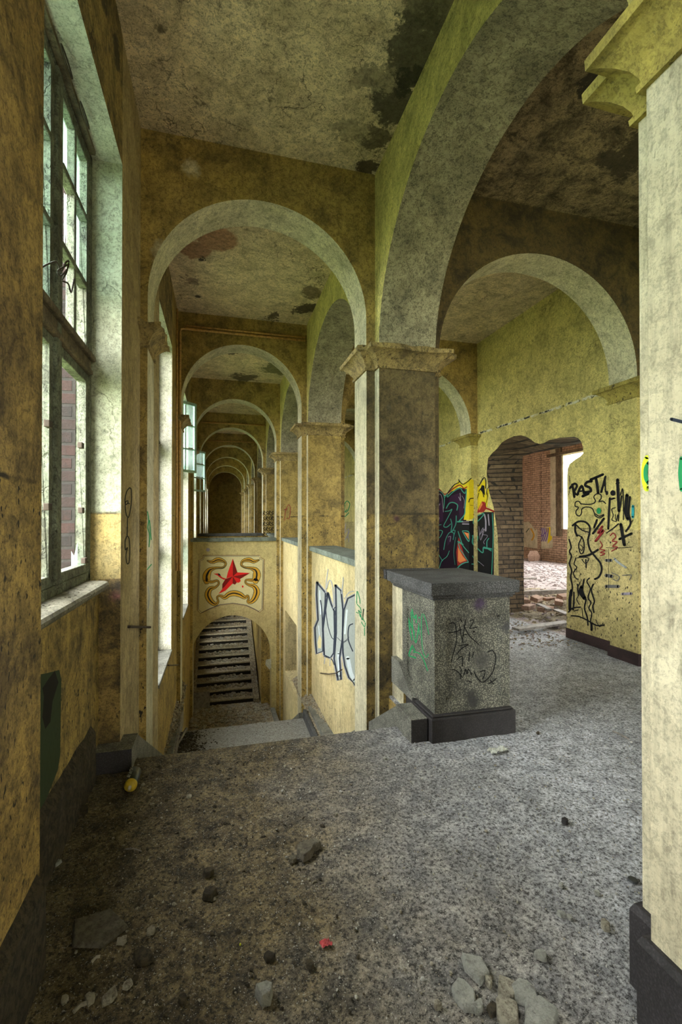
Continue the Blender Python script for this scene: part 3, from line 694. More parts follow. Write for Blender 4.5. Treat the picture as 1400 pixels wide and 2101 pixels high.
for i, b in enumerate([-2, -3, 0, 1, 2, 3, 4, 5, 6]):
    broken = {(t_, s_, c_, r_) for t_ in (0, 1, 2) for s_ in (0, 1) for c_ in (0, 1) for r_ in (0, 1, 2) if random.random() < .88}
    window(i+2, b, LOW.get(b, 1.1)+.02, brokenset=broken, openlist={1: {(0, 0)}, 2: {(0, 0)}}.get(b, ()))
# shard left in the second row of panes and in the big lower pane
sh = MB()
def shard(pts): sh.face([onX(x, y, -.8) for x, y in pts], 0)
shard([(131, 395), (143, 410), (146, 470), (139, 440), (131, 520)]); shard([(146, 1130), (152, 1140), (160, 1108), (166, 1050), (166, 1180), (146, 1186)])
sh.build('glass_shard', [M['glass']]).parent = None
so = bpy.data.objects['glass_shard']; adopt(w1, so)
# sill with rounded end under the near window
s = MB(); prof = [(-.83, 1.085), (-.83, 1.135), (-.66, 1.128), (-.642, 1.122), (-.634, 1.108), (-.637, 1.092), (-.648, 1.083), (-.655, 1.075), (-.70, 1.072)]
yr = [1.757+.003, 3.02, 3.045, 3.058, 3.062]; sc_ = [1, 1, .97, .85, .6]
rows = [[(-.83+(x+.83)*q_, y, 1.1+(z-1.1)*q_) for x, z in prof] for y, q_ in zip(yr, sc_)]
s.grid(rows, 0, True); s.face(rows[0]); s.face(rows[-1])
s.build('window_sill', [M['sillm']], label='flaking white sill with rounded end and dirt on it, under the near window', cat='window sill', kind='thing')
# grime and crumbs lying on that sill
d = MB()
for i in range(260):
    y = random.uniform(1.78, 3.0); x = random.triangular(-.76, -.66, -.75); d.rock((x, y, 1.126), random.uniform(.003, .009), 0)
d.build('sill_debris', [M['chip_dark']], label='dark crumbs and grime along the near window sill', cat='debris', kind='stuff')
# stair window sills
for b in (0, 1, 2):
    s = MB(); cy = bayc(b); s.box(-.83, XL+.012, cy-.66, cy+.66, -.2, -.165); s.build('window_sill', [M['kerb']], label='low stone sill of the %s stair window' % ORD[b], cat='window sill', group='sills of the stair windows', kind='thing', bevel=.006)

# opened sashes hanging into the corridor
def open_sash(label, hinge, yaw, wd, z0, z1, nr, nc, glassy, skip=()):
    root = empty('open_window', hinge, label, 'window', 'open windows', 'thing')
    root.rotation_euler = (0, 0, yaw)
    fb = MB(); t = .045; h0, h1 = z0-hinge[2], z1-hinge[2]
    fb.box(0, t, -.02, .02, h0, h1); fb.box(wd-t, wd, -.02, .02, h0, h1); fb.box(t, wd-t, -.02, .02, h0, h0+t); fb.box(t, wd-t, -.02, .02, h1-t, h1)
    for i in range(1, nr): z = h0+(h1-h0)*i/nr; fb.box(t, wd-t, -.014, .014, z-.012, z+.012)
    for i in range(1, nc): x = wd*i/nc; fb.box(x-.01, x+.01, -.014, .014, h0+t, h1-t)
    o = fb.build('frame', [M['frame_teal']], bevel=.004); o.parent = root
    gb = MB()
    for r_ in range(nr):
        if r_ in skip: continue
        gb.box(t, wd-t, -.003, .003, h0+(h1-h0)*r_/nr+.03, h0+(h1-h0)*(r_+1)/nr-.01)
    o = gb.build('glass_pane', [M['glass']]); o.parent = root
    return root
yj = bayc(1)-.66+.03
os1 = open_sash('pale teal six pane window sash swung open in the second stair bay', (-.74, 8.22, 2.3), math.radians(42), .46, 2.30, 3.52, 3, 2, True)
yj = bayc(2)-.66+.03
os2 = open_sash('narrow pale teal sash swung open further along, lowest pane missing', (-.72, 11.5, 2.14), math.radians(52), .62, 2.16, 3.16, 3, 1, True, skip=(0,))
# ================================================================== STAIRWELL
XS0, XS1 = -.5, 1.25
ZM, ZL = -1.35, -2.72
# side walls below the floor
w = MB(); w.box(1.37, 1.7, 13.97, 17.9, BOT, -.01); w.box(.93, 1.36, 10.6, 17.9, BOT, -.45); w.box(1.395, 1.7, 3.14, 3.69, BOT, -.02); w.box(-.7, 1.4, 17.9, 18.2, BOT, -.02); w.box(-.7, 1.4, 2.8, 3.0, BOT, -.32)
w.build('wall_stairwell', [M['wall']], kind='structure')

def flight(label, Y0, z0, n, tread, rise, x0, x1, up, dirt, group='stair flights'):
    root = empty('staircase', ((x0+x1)/2, Y0, min(z0, z0+rise*n*(1 if up else -1))), label, 'stairs', group, 'thing')
    for i in range(n):
        if up: ya = Y0+i*tread; zt = z0+(i+1)*rise
        else: ya = Y0+i*tread; zt = z0-(i+1)*rise
        sb = MB()
        sb.box(x0, x1, ya, ya+tread+.01, zt-rise-.02 if up else zt-.2, zt-.035, 1)
        f0 = ya-.03 if up else ya; f1 = ya+tread if up else ya+tread+.03
        sb.box(x0, x1, f0, f1, zt-.035, zt, 0, dict(u=2, f=0))
        E_(root, sb, 'step', [M['nosing'], M['riser'], dirt], bevel=.006)
    return root
f1 = flight('upper stair flight going down from the landing edge', fy1, 0, 8, .29, ZM/-8, XS0, XS1, False, M['stair_dirt'])
f2_ = flight('second stair flight going down behind the grey half landing', 6.54, ZM, 8, .29, (ZM-ZL)/8, XS0, 1.11, False, M['stair_dirt'])
f3 = flight('dark stair flight climbing away, rubble on every tread, seen through the low arch', 10.85, ZL, 12, .29, .118, -.5, .77, True, M['rubble'])
# strings: sloping side pieces
def string(root, x0, x1, pts, mat, name='string'):
    sb = MB(); n = len(pts)
    bot = [(y, z-.4) for y, z in pts]
    for i in range(n-1):
        (a, za), (b, zb_) = pts[i], pts[i+1]
        sb.face([(x0, a, za), (x0, b, zb_), (x1, b, zb_), (x1, a, za)]); sb.face([(x0, a, za), (x0, b, zb_), (x0, b, zb_-.5), (x0, a, za-.5)]); sb.face([(x1, a, za), (x1, b, zb_), (x1, b, zb_-.5), (x1, a, za-.5)])
    for y, z in (pts[0], pts[-1]): sb.face([(x0, y, z), (x1, y, z), (x1, y, z-.5), (x0, y, z-.5)])
    return E_(root, sb, name, [mat])
string(f1, XS1, 1.44, [(3.16, .135), (5.25, -1.13), (6.6, -1.22)], M['kerb'])
string(f1, -.60, XS0, [(3.20, .118), (5.3, -1.11), (6.6, -1.2)], M['kerb'])
string(f2_, 1.11, 1.2, [(6.56, -1.28), (8.9, -2.6), (10.3, -2.68)], M['kerb'])
string(f3, .77, .90, [(10.7, -2.60), (14.33, -1.18)], M['rubble']); string(f3, -.58, -.5, [(10.7, -2.6), (14.33, -1.18)], M['rubble'])
st = MB(); st.box(.755, .775, 10.7, 10.72, -2.6, -2.58)
# half landings
s = MB(); s.box(XS0, XS1-.07, 5.44, 6.54, ZM-.16, ZM, 0); s.build('half_landing', [M['stair_dirt']], label='pale grey half landing slab below the stair edge', cat='landing', kind='thing', bevel=.006)
s = MB(); s.box(-.585, 1.11, 8.86, 10.9, ZL-.15, ZL, 0); s.build('lower_landing', [M['rubble']], label='rubble strewn lower landing in front of the dark climbing flight', cat='landing', kind='thing')
s = MB(); s.box(-.585, 1.37, 8.8, 18, BOT-.1, BOT+.1, 0); s.build('floor_stairwell', [M['rubble']], kind='structure')
s = MB(); s.box(-.585, 1.37, 14.33, 17.9, -1.5, -1.3, 0); s.build('floor_half_landing', [M['rubble']], kind='structure')
k_ = MB(); k_.box(1.165, 1.215, 5.5, 6.56, -1.45, -1.235, 0); k_.build('landing_kerb', [M['cap']], label='dark stone kerb along the right side of the half landing', cat='kerb', kind='thing', bevel=.008)
k_ = MB(); k_.box(-.505, -.485, 5.2, 7.0, -1.42, -1.2, 0); k_.build('landing_board', [M['wood']], label='thin weathered board on edge along the left side of the half landing', cat='board', kind='thing', bevel=.003)
# rubble ledges left and right of the landing
def mound(name, x0, x1, y0, y1, zf, label, nst=500, rs=(.012, .035), mats=None):
    mb = MB(); rows = []
    for j in range(31):
        y = y0+(y1-y0)*j/30; rows.append([(x0+(x1-x0)*i/10, y, zf((i/10), y)+noise.fractal(Vector((i*.4, y*5, 3)), 1, 2, 3)*.02) for i in range(11)])
    mb.grid(rows, 0)
    for i in range(nst):
        u = random.random(); y = random.uniform(y0, y1); mb.rock((x0+(x1-x0)*u, y, zf(u, y)), random.uniform(*rs), random.choice((0, 1)), .5)
    return mb.build(name, mats or [M['rubble'], M['chip_light']], label=label, cat='rubble', kind='stuff')
mound('rubble', 1.215, 1.37, 5.0, 7.9, lambda u, y: -1.27+.10*u, 'sandy rubble on the ledge under the silver graffiti wall', 380, (.008, .03))
mound('rubble', -.72, -.505, 4.6, 7.9, lambda u, y: -1.22+.30*(1-u), 'brown heap of splinters and plaster along the left stair wall', 700, (.012, .04))
mb = MB()
for i in range(900):
    x = -.5+abs(random.gauss(0, .16)); y = random.uniform(5.6, 6.5); mb.rock((x, y, ZM), random.uniform(.006, .02), 0, .5)
for i in range(120): mb.rock((random.uniform(-.4, 1.1), random.uniform(5.6, 6.5), ZM), random.uniform(.003, .01), 0, .5)
mb.build('rubble', [M['chip_dark']], label='dark crumbs spilling over the left part of the half landing', cat='rubble', kind='stuff')
mb = MB()
for i in range(900): mb.rock((random.uniform(-.55, 1.05), random.triangular(8.9, 10.8, 10.7), ZL), random.uniform(.02, .075)*(1.3 if random.random() < .1 else 1), random.choice((0, 1)), .5)
mb.build('rubble', [M['rubble'], M['chip_light']], label='broken plaster lying on the lower landing before the climbing stairs', cat='rubble', kind='stuff')
mb = MB()
for i in range(12):
    for j in range(95):
        y = 10.85+i*.29+random.uniform(.08, .28); mb.rock((random.triangular(-.5, .76, .5), y, ZL+(i+1)*.118), random.uniform(.012, .05)*(1.5 if random.random() < .08 else 1), random.choice((0, 1)), .7)
for j in range(450):
    y = random.uniform(10.8, 14.3); z = -2.6+(y-10.7)*(1.42/3.63)
    mb.rock((random.choice((random.uniform(.775, .89), random.uniform(.775, .89), random.uniform(-.575, -.505))), y, z), random.uniform(.01, .035), random.choice((0, 1)), .5)
mb.build('rubble', [M['rubble'], M['chip_light']], label='plaster rubble lying on the treads of the dark climbing stairs', cat='rubble', kind='stuff')
b_ = MB(); b_.box(-.17, .17, -.02, .02, 0, .36); o = b_.build('board', [M['wood']], label='square board leaning against the foot of the climbing stairs', cat='board', kind='thing', bevel=.004)
o.location = (-.36, 10.70, ZL+.002); o.rotation_euler = (math.radians(-14), 0, .05)
for i, (a, b2, r_) in enumerate((((362, 1530), (383, 1495), .02), ((372, 1508), (352, 1478), .014))):
    p, q = onZ(a[0], a[1], -1.30), onZ(b2[0], b2[1], -1.27)
    mb = MB(); mb.tube([p, q], r_, 5); mb.build('wood_strip', [M['wood']], label='%s splintered lath on the dirt by the left edge of the half landing' % ('thick' if i == 0 else 'short'), cat='lath', kind='thing')

# ---- string heads: low stone blocks at the landing edge
root = empty('stair_block', (-.6, 3.1, 0), 'low dusty stone block at the left head of the stairs, black front', 'stone block', 'stone blocks at the head of the stairs', 'thing')
b_ = MB(); b_.box(-.72, XS0, 2.985, 3.20, -.02, .128, 0, dict(u=1, r=1)); b_.box(-.72, -.60, 3.2, 3.74, -.02, .112, 1); b_.box(-.60, XS0, 3.1995, 3.2, -.02, .118, 1)
E_(root, b_, 'block', [M['plinth'], M['kerb']], bevel=.008)
root = empty('stair_block', (1.3, 3.0, 0), 'low stone block beside the pedestal at the right head of the stairs', 'stone block', 'stone blocks at the head of the stairs', 'thing')
b_ = MB(); b_.box(1.245, 1.37, 2.875, 3.16, -.02, .152, 0, dict(u=1, l=1)); E_(root, b_, 'block', [M['plinth'], M['kerb']], bevel=.008)
b_ = MB(); q = [(3.1, .16), (3.42, .16), (3.42, .17), (3.1, .36)]
for x in (1.385, 1.43): b_.face([(x, 3.18, .15), (x, 3.60, .15), (x, 3.60, .36), (x, 3.44, .36), (x, 3.18, .17)])
b_.face([(1.385, 3.18, .17), (1.43, 3.18, .17), (1.43, 3.44, .36), (1.385, 3.44, .36)]); b_.face([(1.385, 3.44, .36), (1.43, 3.44, .36), (1.43, 3.6, .36), (1.385, 3.6, .36)])
E_(root, b_, 'shoulder', [M['kerb']])

# ---- pedestal
root = empty('pedestal', (1.72, 3.1, 0), 'grey speckled stone pedestal with dark cap, scratched with black and green tags', 'pedestal', None, 'thing')
b_ = MB(); b_.box(1.375, 2.022, 2.833, 3.15, -.02, .155, 0); b_.box(1.45, 2.022, 3.15, 3.68, -.02, .155, 0); b_.box(1.39, 2.01, 2.85, 3.15, .155, .17, 0); E_(root, b_, 'plinth', [M['plinth']], bevel=.01)
PX0, PX1, PY0, PY1, PZ0, PZ1 = 1.42, 2.005, 2.88, 3.45, .17, .945
b_ = MB()
def panel_face(f, u0, u1, iu0, iu1, iz0, iz1, dep):
    O = [(u0, PZ0), (u1, PZ0), (u1, PZ1), (u0, PZ1)]; I = [(iu0, iz0), (iu1, iz0), (iu1, iz1), (iu0, iz1)]
    J = [(iu0+.006, iz0+.006), (iu1-.006, iz0+.006), (iu1-.006, iz1-.006), (iu0+.006, iz1-.006)]
    for i in range(4):
        j = (i+1) % 4
        b_.face([f(*O[i], 0), f(*O[j], 0), f(*I[j], 0), f(*I[i], 0)]); b_.face([f(*I[i], 0), f(*I[j], 0), f(*J[j], dep), f(*J[i], dep)])
    b_.face([f(*p, dep) for p in J])
pA, pB = onY(915, 1437, PY0), onY(1027, 1262, PY0)
panel_face(lambda u, z, d: (u, PY0+d, z), PX0, PX1, pA.x, pB.x, pA.z, pB.z, .02)
qA, qB = onX(833, 1245, PX0), onX(880, 1420, PX0)
panel_face(lambda u, z, d: (PX0+d, u, z), PY0, PY1, 2.95, 3.36, pA.z+.01, pB.z, .014)
b_.face([(PX1, PY0, PZ0), (PX1, PY1, PZ0), (PX1, PY1, PZ1), (PX1, PY0, PZ1)]); b_.face([(PX0, PY1, PZ0), (PX1, PY1, PZ0), (PX1, PY1, PZ1), (PX0, PY1, PZ1)]); b_.face([(PX0, PY0, PZ1), (PX1, PY0, PZ1), (PX1, PY1, PZ1), (PX0, PY1, PZ1)])
body = E_(root, b_, 'body', [M['stone']])
b_ = MB()
b_.box(1.395, 2.02, 2.855, 3.60, .945, .962, 0); b_.box(1.385, 2.028, 2.842, 3.62, .962, .982, 0); b_.box(1.362, 2.045, 2.815, 3.655, .982, 1.068, 0)
cap = E_(root, b_, 'cap', [M['cap']], bevel=.007)
b_ = MB(); b_.box(1.35, 1.80, 3.655, 3.72, .99, 1.072, 0); E_(root, b_, 'coping', [M['cap']], bevel=.006)
s = MB(); s.box(1.43, 1.80, 3.45, 3.70, -.02, .985, 0, dict(l=1)); o = s.build('plaster_stub', [M['wall'], M['reveal']], label='plastered wall stub joining the pedestal to the pier behind', cat='wall stub', kind='thing')
g = Paint([(700, 900, 'X', 1.43)]); g.fill([(816, 1240), (823, 1230), (826, 1240), (826, 1275), (820, 1270), (815, 1255)], 'plum'); 
# scratched tags on it
g = Paint([(800, 900, 'X', PX0+.014)], (800, 1200), .1857)
G = 'green'
g.line([(190, 310), (210, 420), (245, 610)], 13, G); g.line([(190, 320), (225, 420), (275, 530)], 12, G); g.line([(235, 300), (255, 470), (285, 640), (305, 560), (320, 450)], 12, G); g.line([(245, 270), (270, 370), (290, 330), (292, 420)], 13, G)
g.dot(326, 362, 10, 12, G); g.line([(320, 420), (328, 550)], 9, G); g.line([(432, 548), (400, 400), (365, 310), (350, 400), (352, 560), (365, 720), (400, 800), (428, 765)], 9, G)
g.line([(250, 670), (205, 780), (285, 805)], 20, G, False); g.line([(250, 670), (280, 740), (262, 745)], 12, G); g.line([(262, 740), (330, 760), (380, 840), (418, 948)], 12, G)
g.build('graffiti', body, 'green arrow and letters sprayed on the left face')
g = Paint([(880, 1060, 'Y', PY0+.02)], (800, 1200), .1857); K = 'black'
for l in ([(655, 430), (715, 425), (738, 520), (735, 640), (700, 770), (680, 850)], [(655, 530), (720, 520), (790, 495)], [(770, 440), (785, 540), (808, 640)], [(830, 440), (815, 540), (805, 600)], [(820, 450), (880, 560), (980, 655)], [(805, 560), (850, 545)],
          [(785, 380), (800, 410)], [(840, 390), (835, 440)], [(890, 400), (920, 385), (915, 430), (885, 480), (970, 465)], [(765, 672), (870, 660), (800, 700), (745, 760)], [(690, 935), (740, 950), (805, 1025)], [(745, 825), (800, 790), (805, 900)],
          [(880, 750), (875, 840)], [(930, 740), (915, 800)], [(820, 1000), (840, 930), (855, 985), (870, 930), (905, 990)], [(930, 960), (970, 1030), (1010, 1070), (1060, 1060), (1140, 960), (1172, 800), (1135, 725), (1085, 742)],
          [(850, 1060), (910, 1075)], [(1095, 1095), (1180, 1035)], [(1110, 1055), (1150, 1095)], [(1000, 960), (1050, 945), (1048, 1000), (1025, 1040)], [(780, 1040), (790, 940), (770, 900)]):
    g.line(l, 11, K)
g.dot(930, 518, 14, 12, K); g.build('graffiti', body, 'black scrawled tag and heart scratched on the front panel')

# ---- parapets between the piers
def parapet(k, label):
    a, b_ = yk(k)+.456, yk(k+1)-.1
    root = empty('parapet', (1.5, (a+b_)/2, -1.45), label, 'parapet', 'parapets beside the stairwell', 'thing')
    m = MB()
    if k == 1:
        y0, y1 = 8.35, 9.85
        m.box(1.37, 1.72, a, y0, BOT, 1.01); m.box(1.37, 1.72, y1, b_, BOT, 1.01); m.box(1.37, 1.72, y0, y1, -.45, 1.01); m.box(1.37, 1.72, y0, y1, BOT, -1.75); m.box(1.66, 1.72, y0, y1, -1.75, -.45, 1)
    else: m.box(1.37, 1.72, a, b_, BOT, 1.01)
    wall = E_(root, m, 'wall', [M['wallside'], M['cap']])
    m = MB(); n = 3
    for i in range(n): m.box(1.33, 1.76, a+(b_-a)*i/n+.002, a+(b_-a)*(i+1)/n-.002, 1.01, 1.082)
    E_(root, m, 'coping', [M['cap_green']], bevel=.01)
    return wall
M['wallside'] = plaster('cream_parapet_plaster', (.66, .57, .32), (.58, .47, .24), (.18, .13, .06), soot=.25, speck=.3, streak=.5, crack=.6, fine=.4)  # one even cream plaster for the parapet walls
pw0 = parapet(0, 'cream parapet with big silver graffiti between pier at the pedestal and the next pier')
parapet(1, 'parapet with ragged opening low in it beyond the silver graffiti'); parapet(2, 'narrow far parapet beyond the star wall bay')

# ---- star parapet across the stairwell, with the low arch in it
YS = yk(2)+.02
root = empty('parapet', (.3, YS+.15, BOT), 'cream cross wall over the low arch, painted with a red star and striped ribbon', 'parapet', None, 'thing')
mb = MB(); ox0, ox1, zs, zc = -.585, 1.125, -1.54, -.60; zt = 1.005; c_, a = (ox0+ox1)/2, (ox1-ox0)/2; n = 40
P = [(c_-a*math.cos(math.pi*i/n), zs+(zc-zs)*math.sin(math.pi*i/n)) for i in range(n+1)]
for y in (YS, YS+.3):
    mb.face([(ox1, y, BOT), (1.31, y, BOT), (1.31, y, zt), (ox1, y, zt), (ox1, y, zs)]); mb.face([(-.7, y, BOT), (ox0, y, BOT), (ox0, y, zs), (ox0, y, zt), (-.7, y, zt)])
    for i in range(n): mb.face([(P[i][0], y, P[i][1]), (P[i+1][0], y, P[i+1][1]), (P[i+1][0], y, zt), (P[i][0], y, zt)])
S = [(ox0, BOT)]+P+[(ox1, BOT)]; mb.grid([[(x, YS, z) for x, z in S], [(x, YS+.3, z) for x, z in S]], 0)
starwall = E_(root, mb, 'wall', [M['starwall']]) if 'starwall' in M else E_(root, mb, 'wall', [plaster('star_wall_plaster', (.56, .47, .22), (.50, .40, .18), (.2, .15, .06), soot=.25, speck=.25, streak=.15, crack=.3, fine=.35)])
mb = MB(); mb.box(-.586, .30, YS-.05, YS+.34, 1.005, 1.078); mb.box(.304, 1.225, YS-.05, YS+.34, 1.005, 1.078); E_(root, mb, 'coping', [M['cap_green']], bevel=.01)
# second cross parapet behind it
YS2 = yk(3)+.02
root = empty('parapet', (.3, YS2+.15, -1.3), 'further cross parapet, only its dark coping seen above the star wall', 'parapet', None, 'thing')
mb = MB(); mb.box(-.586, 1.23, YS2, YS2+.3, -.35, 1.0); E_(root, mb, 'wall', [M['wall']]); mb = MB(); mb.box(-.586, 1.23, YS2-.05, YS2+.34, 1.0, 1.075); E_(root, mb, 'coping', [M['cap']], bevel=.01)
# painted star and ribbon
g = Paint([(300, 700, 'Y', YS)], (360, 960), .17143)
g.fill([(335, 1050), (1015, 1050), (1030, 1085), (1060, 1097), (1045, 1695), (1010, 1725), (880, 1660), (690, 1630), (500, 1655), (300, 1740), (270, 1700), (285, 1105), (320, 1085)], 'panel')
RB = [[(385, 1112, 8), (440, 1125, 34), (510, 1100, 48), (575, 1115, 30), (603, 1150, 18), (570, 1192, 16), (480, 1198, 22), (410, 1225, 55), (375, 1290, 85), (375, 1355, 72)],
      [(345, 1345, 20), (430, 1365, 26), (500, 1350, 16), (520, 1385, 14), (480, 1428, 20), (415, 1450, 50), (388, 1520, 66), (420, 1590, 60), (475, 1630, 40), (512, 1600, 18), (500, 1550, 14), (535, 1530, 18), (590, 1550, 40), (640, 1515, 52), (700, 1500, 60), (770, 1515, 56), (830, 1550, 34), (865, 1530, 16), (878, 1560, 14), (868, 1600, 22), (905, 1605, 40), (950, 1560, 60), (975, 1480, 66), (945, 1420, 46), (880, 1400, 22), (842, 1375, 14), (850, 1342, 14), (920, 1345, 30), (985, 1350, 20)],
      [(960, 1350, 70), (975, 1280, 85), (960, 1225, 60), (900, 1200, 26), (830, 1190, 16), (790, 1160, 18), (810, 1115, 28), (880, 1100, 46), (940, 1120, 34), (1000, 1103, 8)]]
for r in RB: g.line([(x, y, w_+13) for x, y, w_ in r], 10, 'dgreen')
for r in RB: g.line(r, 10, 'gold')
for r in RB:
    g.line([(x, y, max(5, w_*.24)) for x, y, w_ in r], 5, 'black')
for r in RB[:1]+RB[2:]: g.line([(x-(w_*.0), y+w_*.30, 4) for x, y, w_ in r[1:-1]], 4, 'dgreen')
g.fill([(688, 1085), (688, 1300), (610, 1322), (628, 1250)], 'star'); g.fill([(688, 1085), (742, 1250), (688, 1300)], 'star_dark')
g.fill([(742, 1250), (895, 1258), (688, 1300)], 'star'); g.fill([(895, 1258), (775, 1330), (688, 1300)], 'star_dark')
g.fill([(775, 1328), (782, 1355), (760, 1375), (735, 1372), (688, 1300)], 'star'); g.fill([(688, 1300), (735, 1372), (715, 1398), (685, 1385)], 'star_dark')
g.fill([(688, 1300), (685, 1385), (600, 1470), (515, 1508), (585, 1420)], 'star'); g.fill([(688, 1300), (600, 1328), (562, 1390), (560, 1450), (590, 1420)], 'star_dark')
g.fill([(455, 1268), (515, 1262), (560, 1310), (605, 1325), (585, 1340), (540, 1318), (500, 1285)], 'star'); g.fill([(510, 1262), (530, 1266), (545, 1290), (515, 1285)], 'black'); g.dot(806, 1420, 10, 14, 'star')
for off_, col in ((0, 'brown'), (14, 'grey')):  # panel moulding painted on: dark lines stand in for its relief shading
    s_ = 1-off_/400
    L = [(335, 1045), (1015, 1045), (1020, 1075), (1065, 1095), (1050, 1695), (1010, 1728), (950, 1695), (850, 1650), (690, 1625), (530, 1645), (400, 1695), (300, 1745), (262, 1700), (280, 1105), (325, 1085), (335, 1045)]
    g.line([(665+(x-665)*s_, 1390+(y-1390)*s_) for x, y in L], 6, col, False)
g.dot(390, 980, 24, 22, 'lilac'); g.dot(165, 1050, 12, 26, 'brown')
g.build('graffiti', starwall, 'faceted red star, half peeled, framed by an orange and black striped ribbon')

# ---- pipes
def pipe(label, pts, r=.018, group='heating pipes'):
    mb = MB(); mb.tube(pts, r, 10); return mb.build('heating_pipe', [M['pipe']], label=label, cat='pipe', group=group, kind='thing', smooth=True)
Yp = yk(1)-.03
pipe('ochre heating pipe rising beside the second cross arch and running over it', [(-.55, Yp, .75), (-.55, Yp, 3.2), (-.55, Yp, 4.20), (-.53, Yp, 4.235), (-.50, Yp, 4.245), (1.28, Yp, 4.245)])
pipe('thin ochre pipe running over the second cross arch just above the other', [(-.48, Yp, 4.29), (1.28, Yp, 4.29)], .013)
pipe('dark rusty pipe standing against the window wall just before the second cross arch', [(-.565, Yp-.28, .78), (-.565, Yp-.28, 4.4)], .014)
Yp = yk(3)-.03; pipe('distant pipe running above the fourth cross arch', [(-.5, Yp, 4.2), (1.28, Yp, 4.2)], .02)
Yp = yk(4)-.03; pipe('faint farthest pipe above the fifth cross arch', [(-.5, Yp, 4.22), (1.28, Yp, 4.22)], .02)
for lab, pts, r in (('flat rusty iron bar sticking out between the two pilasters above the stair edge', [onX(262, 1286, XL), onX(262, 1286, XL)+Vector((.01, .0, 0)), onY(308, 1287, 3.80)], .010),
               ('thin bent iron rod sticking out of the silver graffiti wall', [onX(658, 1381, 1.36), onX(675, 1383, 1.33), onX(690, 1381, 1.31), onX(702, 1374, 1.34)], .007),
               ('rusty cross wire bracket on the window wall low behind the stairs', [onX(345, 1365, XL+.01), onX(368, 1364, XL+.02)], .008)):
    mb = MB(); mb.tube(pts, r, 6); mb.build('iron_bar', [M['iron']], label=lab, cat='iron bar', kind='thing')
mb = MB(); q = [onY(x, y, yk(2)-.0-.03) for x, y in ((369, 1331), (366, 1360), (364, 1395), (363, 1408), (370, 1412), (380, 1404))]; mb.tube(q, .009, 6)
q2 = [onY(x, y, yk(2)-.03) for x, y in ((366, 1394), (374, 1398), (382, 1388))]; mb.tube(q2, .008, 6); q2 = [onY(x, y, yk(2)-.03) for x, y in ((366, 1345), (377, 1347))]; mb.tube(q2, .008, 6)
mb.build('iron_hook', [M['iron']], label='rusty hooked wire hanging left of the low arch', cat='wire', kind='thing')

# ---- fittings on the near window
mb = MB(); q = [tuple(onX(x, y, -.715)) for x, y in ((86, 548), (100, 541), (116, 538), (126, 556), (134, 540), (141, 536), (138, 552), (124, 566), (118, 556), (130, 548), (139, 544), (136, 560), (128, 575), (140, 582), (146, 600), (152, 572))]; mb.tube(catmull(q, 5), .004, 6); mb.build('wire', [M['iron']], label='tangled black wire wound around the near window mullion', cat='wire', kind='thing')
mb = MB(); q = [(-.745, 2.15+.05*i, 3.70) for i in range(18)]; mb.box(-.752, -.72, 1.80, 3.03, 3.672, 3.70); o = mb.build('rail', [M['frame_dark']]); adopt(w1, o)
for i, y in enumerate((2.72, 2.42)):
    mb = MB(); q = [(-.70+.0*t, y+.085*math.cos(t*math.pi/8), 3.655+.016*math.sin(t*math.pi/8)) for t in range(17)]; mb.tube(q, .004, 6)
    mb.build('hook', [M['iron']]); adopt(w1, bpy.data.objects['hook' if i == 0 else 'hook.001'])
for i, (x, y) in enumerate(((98, 870), (165, 914), (97, 1040), (166, 1047), (172, 1150))):
    p = onX(x, y, -.745); mb = MB(); mb.box(p.x-.01, p.x+.014, p.y-.022, p.y+.022, p.z-.016, p.z+.016); o = mb.build('hinge', [M['iron']], bevel=.003); adopt(w1, o)

# ================================================================== OUTSIDE
mb = MB(); mb.box(-7.2, -2.55, 11.5, 13.5, -6, 8.9, 0); mb.box(-3.45, -2.6, 11.45, 11.5, -6, 1.8, 0)
root = mb.build('brick_building', [M['brick_out']], label='red brick wing of the building seen through the near window', cat='building', kind='thing')
root.location = (-1.0, 0, 0); root.scale = (.8, 1, 1); root.location = (-.72, 0, 0)
mb = MB(); mb.box(-60, -1.07, -40, 60, -6.2, -6); mb.build('ground', [flat('grass_ground', (.10, .15, .04), .9, nz=.4, sc=4)], kind='structure')
def leaf_mat():
    n = N('pale_green_leaves'); n.b.inputs['Roughness'].default_value = .6
    return n.done(n.mix(n.noise(3, 3), (.10, .18, .04), (.22, .32, .10)))
M['leaf'] = leaf_mat()
def tree(x, y, z0, h, r, label):
    root = empty('tree', (x, y, z0), label, 'tree', 'trees outside the windows', 'thing')
    t = MB(); t.tube([(x, y, z0), (x+.2, y, z0+h*.3), (x, y+.1, z0+h*.6)], [.3, .22, .12], 8); E_(root, t, 'trunk', [M['wood']])
    f = MB()
    for i in range(1700):
        u = Vector((random.gauss(0, 1), random.gauss(0, 1), random.gauss(0, 1))).normalized(); rr = r*random.uniform(.55, 1.05)*(1+.25*noise.noise(u*2))
        p = Vector((x, y, z0+h*.62))+Vector((u.x*rr, u.y*rr, u.z*rr*h/r*.4)); a = Vector((random.uniform(-1, 1), random.uniform(-1, 1), random.uniform(-1, 1))).normalized()*.16; b_ = a.cross(u).normalized()*.10
        f.face([p-a, p+b_, p+a, p-b_])
    E_(root, f, 'foliage', [M['leaf']])
tree(-7.5, 17, -6, 12, 2.8, 'pale green tree beyond the brick wing outside the windows'); tree(-11, 9, -6, 10.5, 3.2, 'green tree outside facing the near window'); tree(-9, 1, -6, 8, 3, 'low green tree outside behind the view')

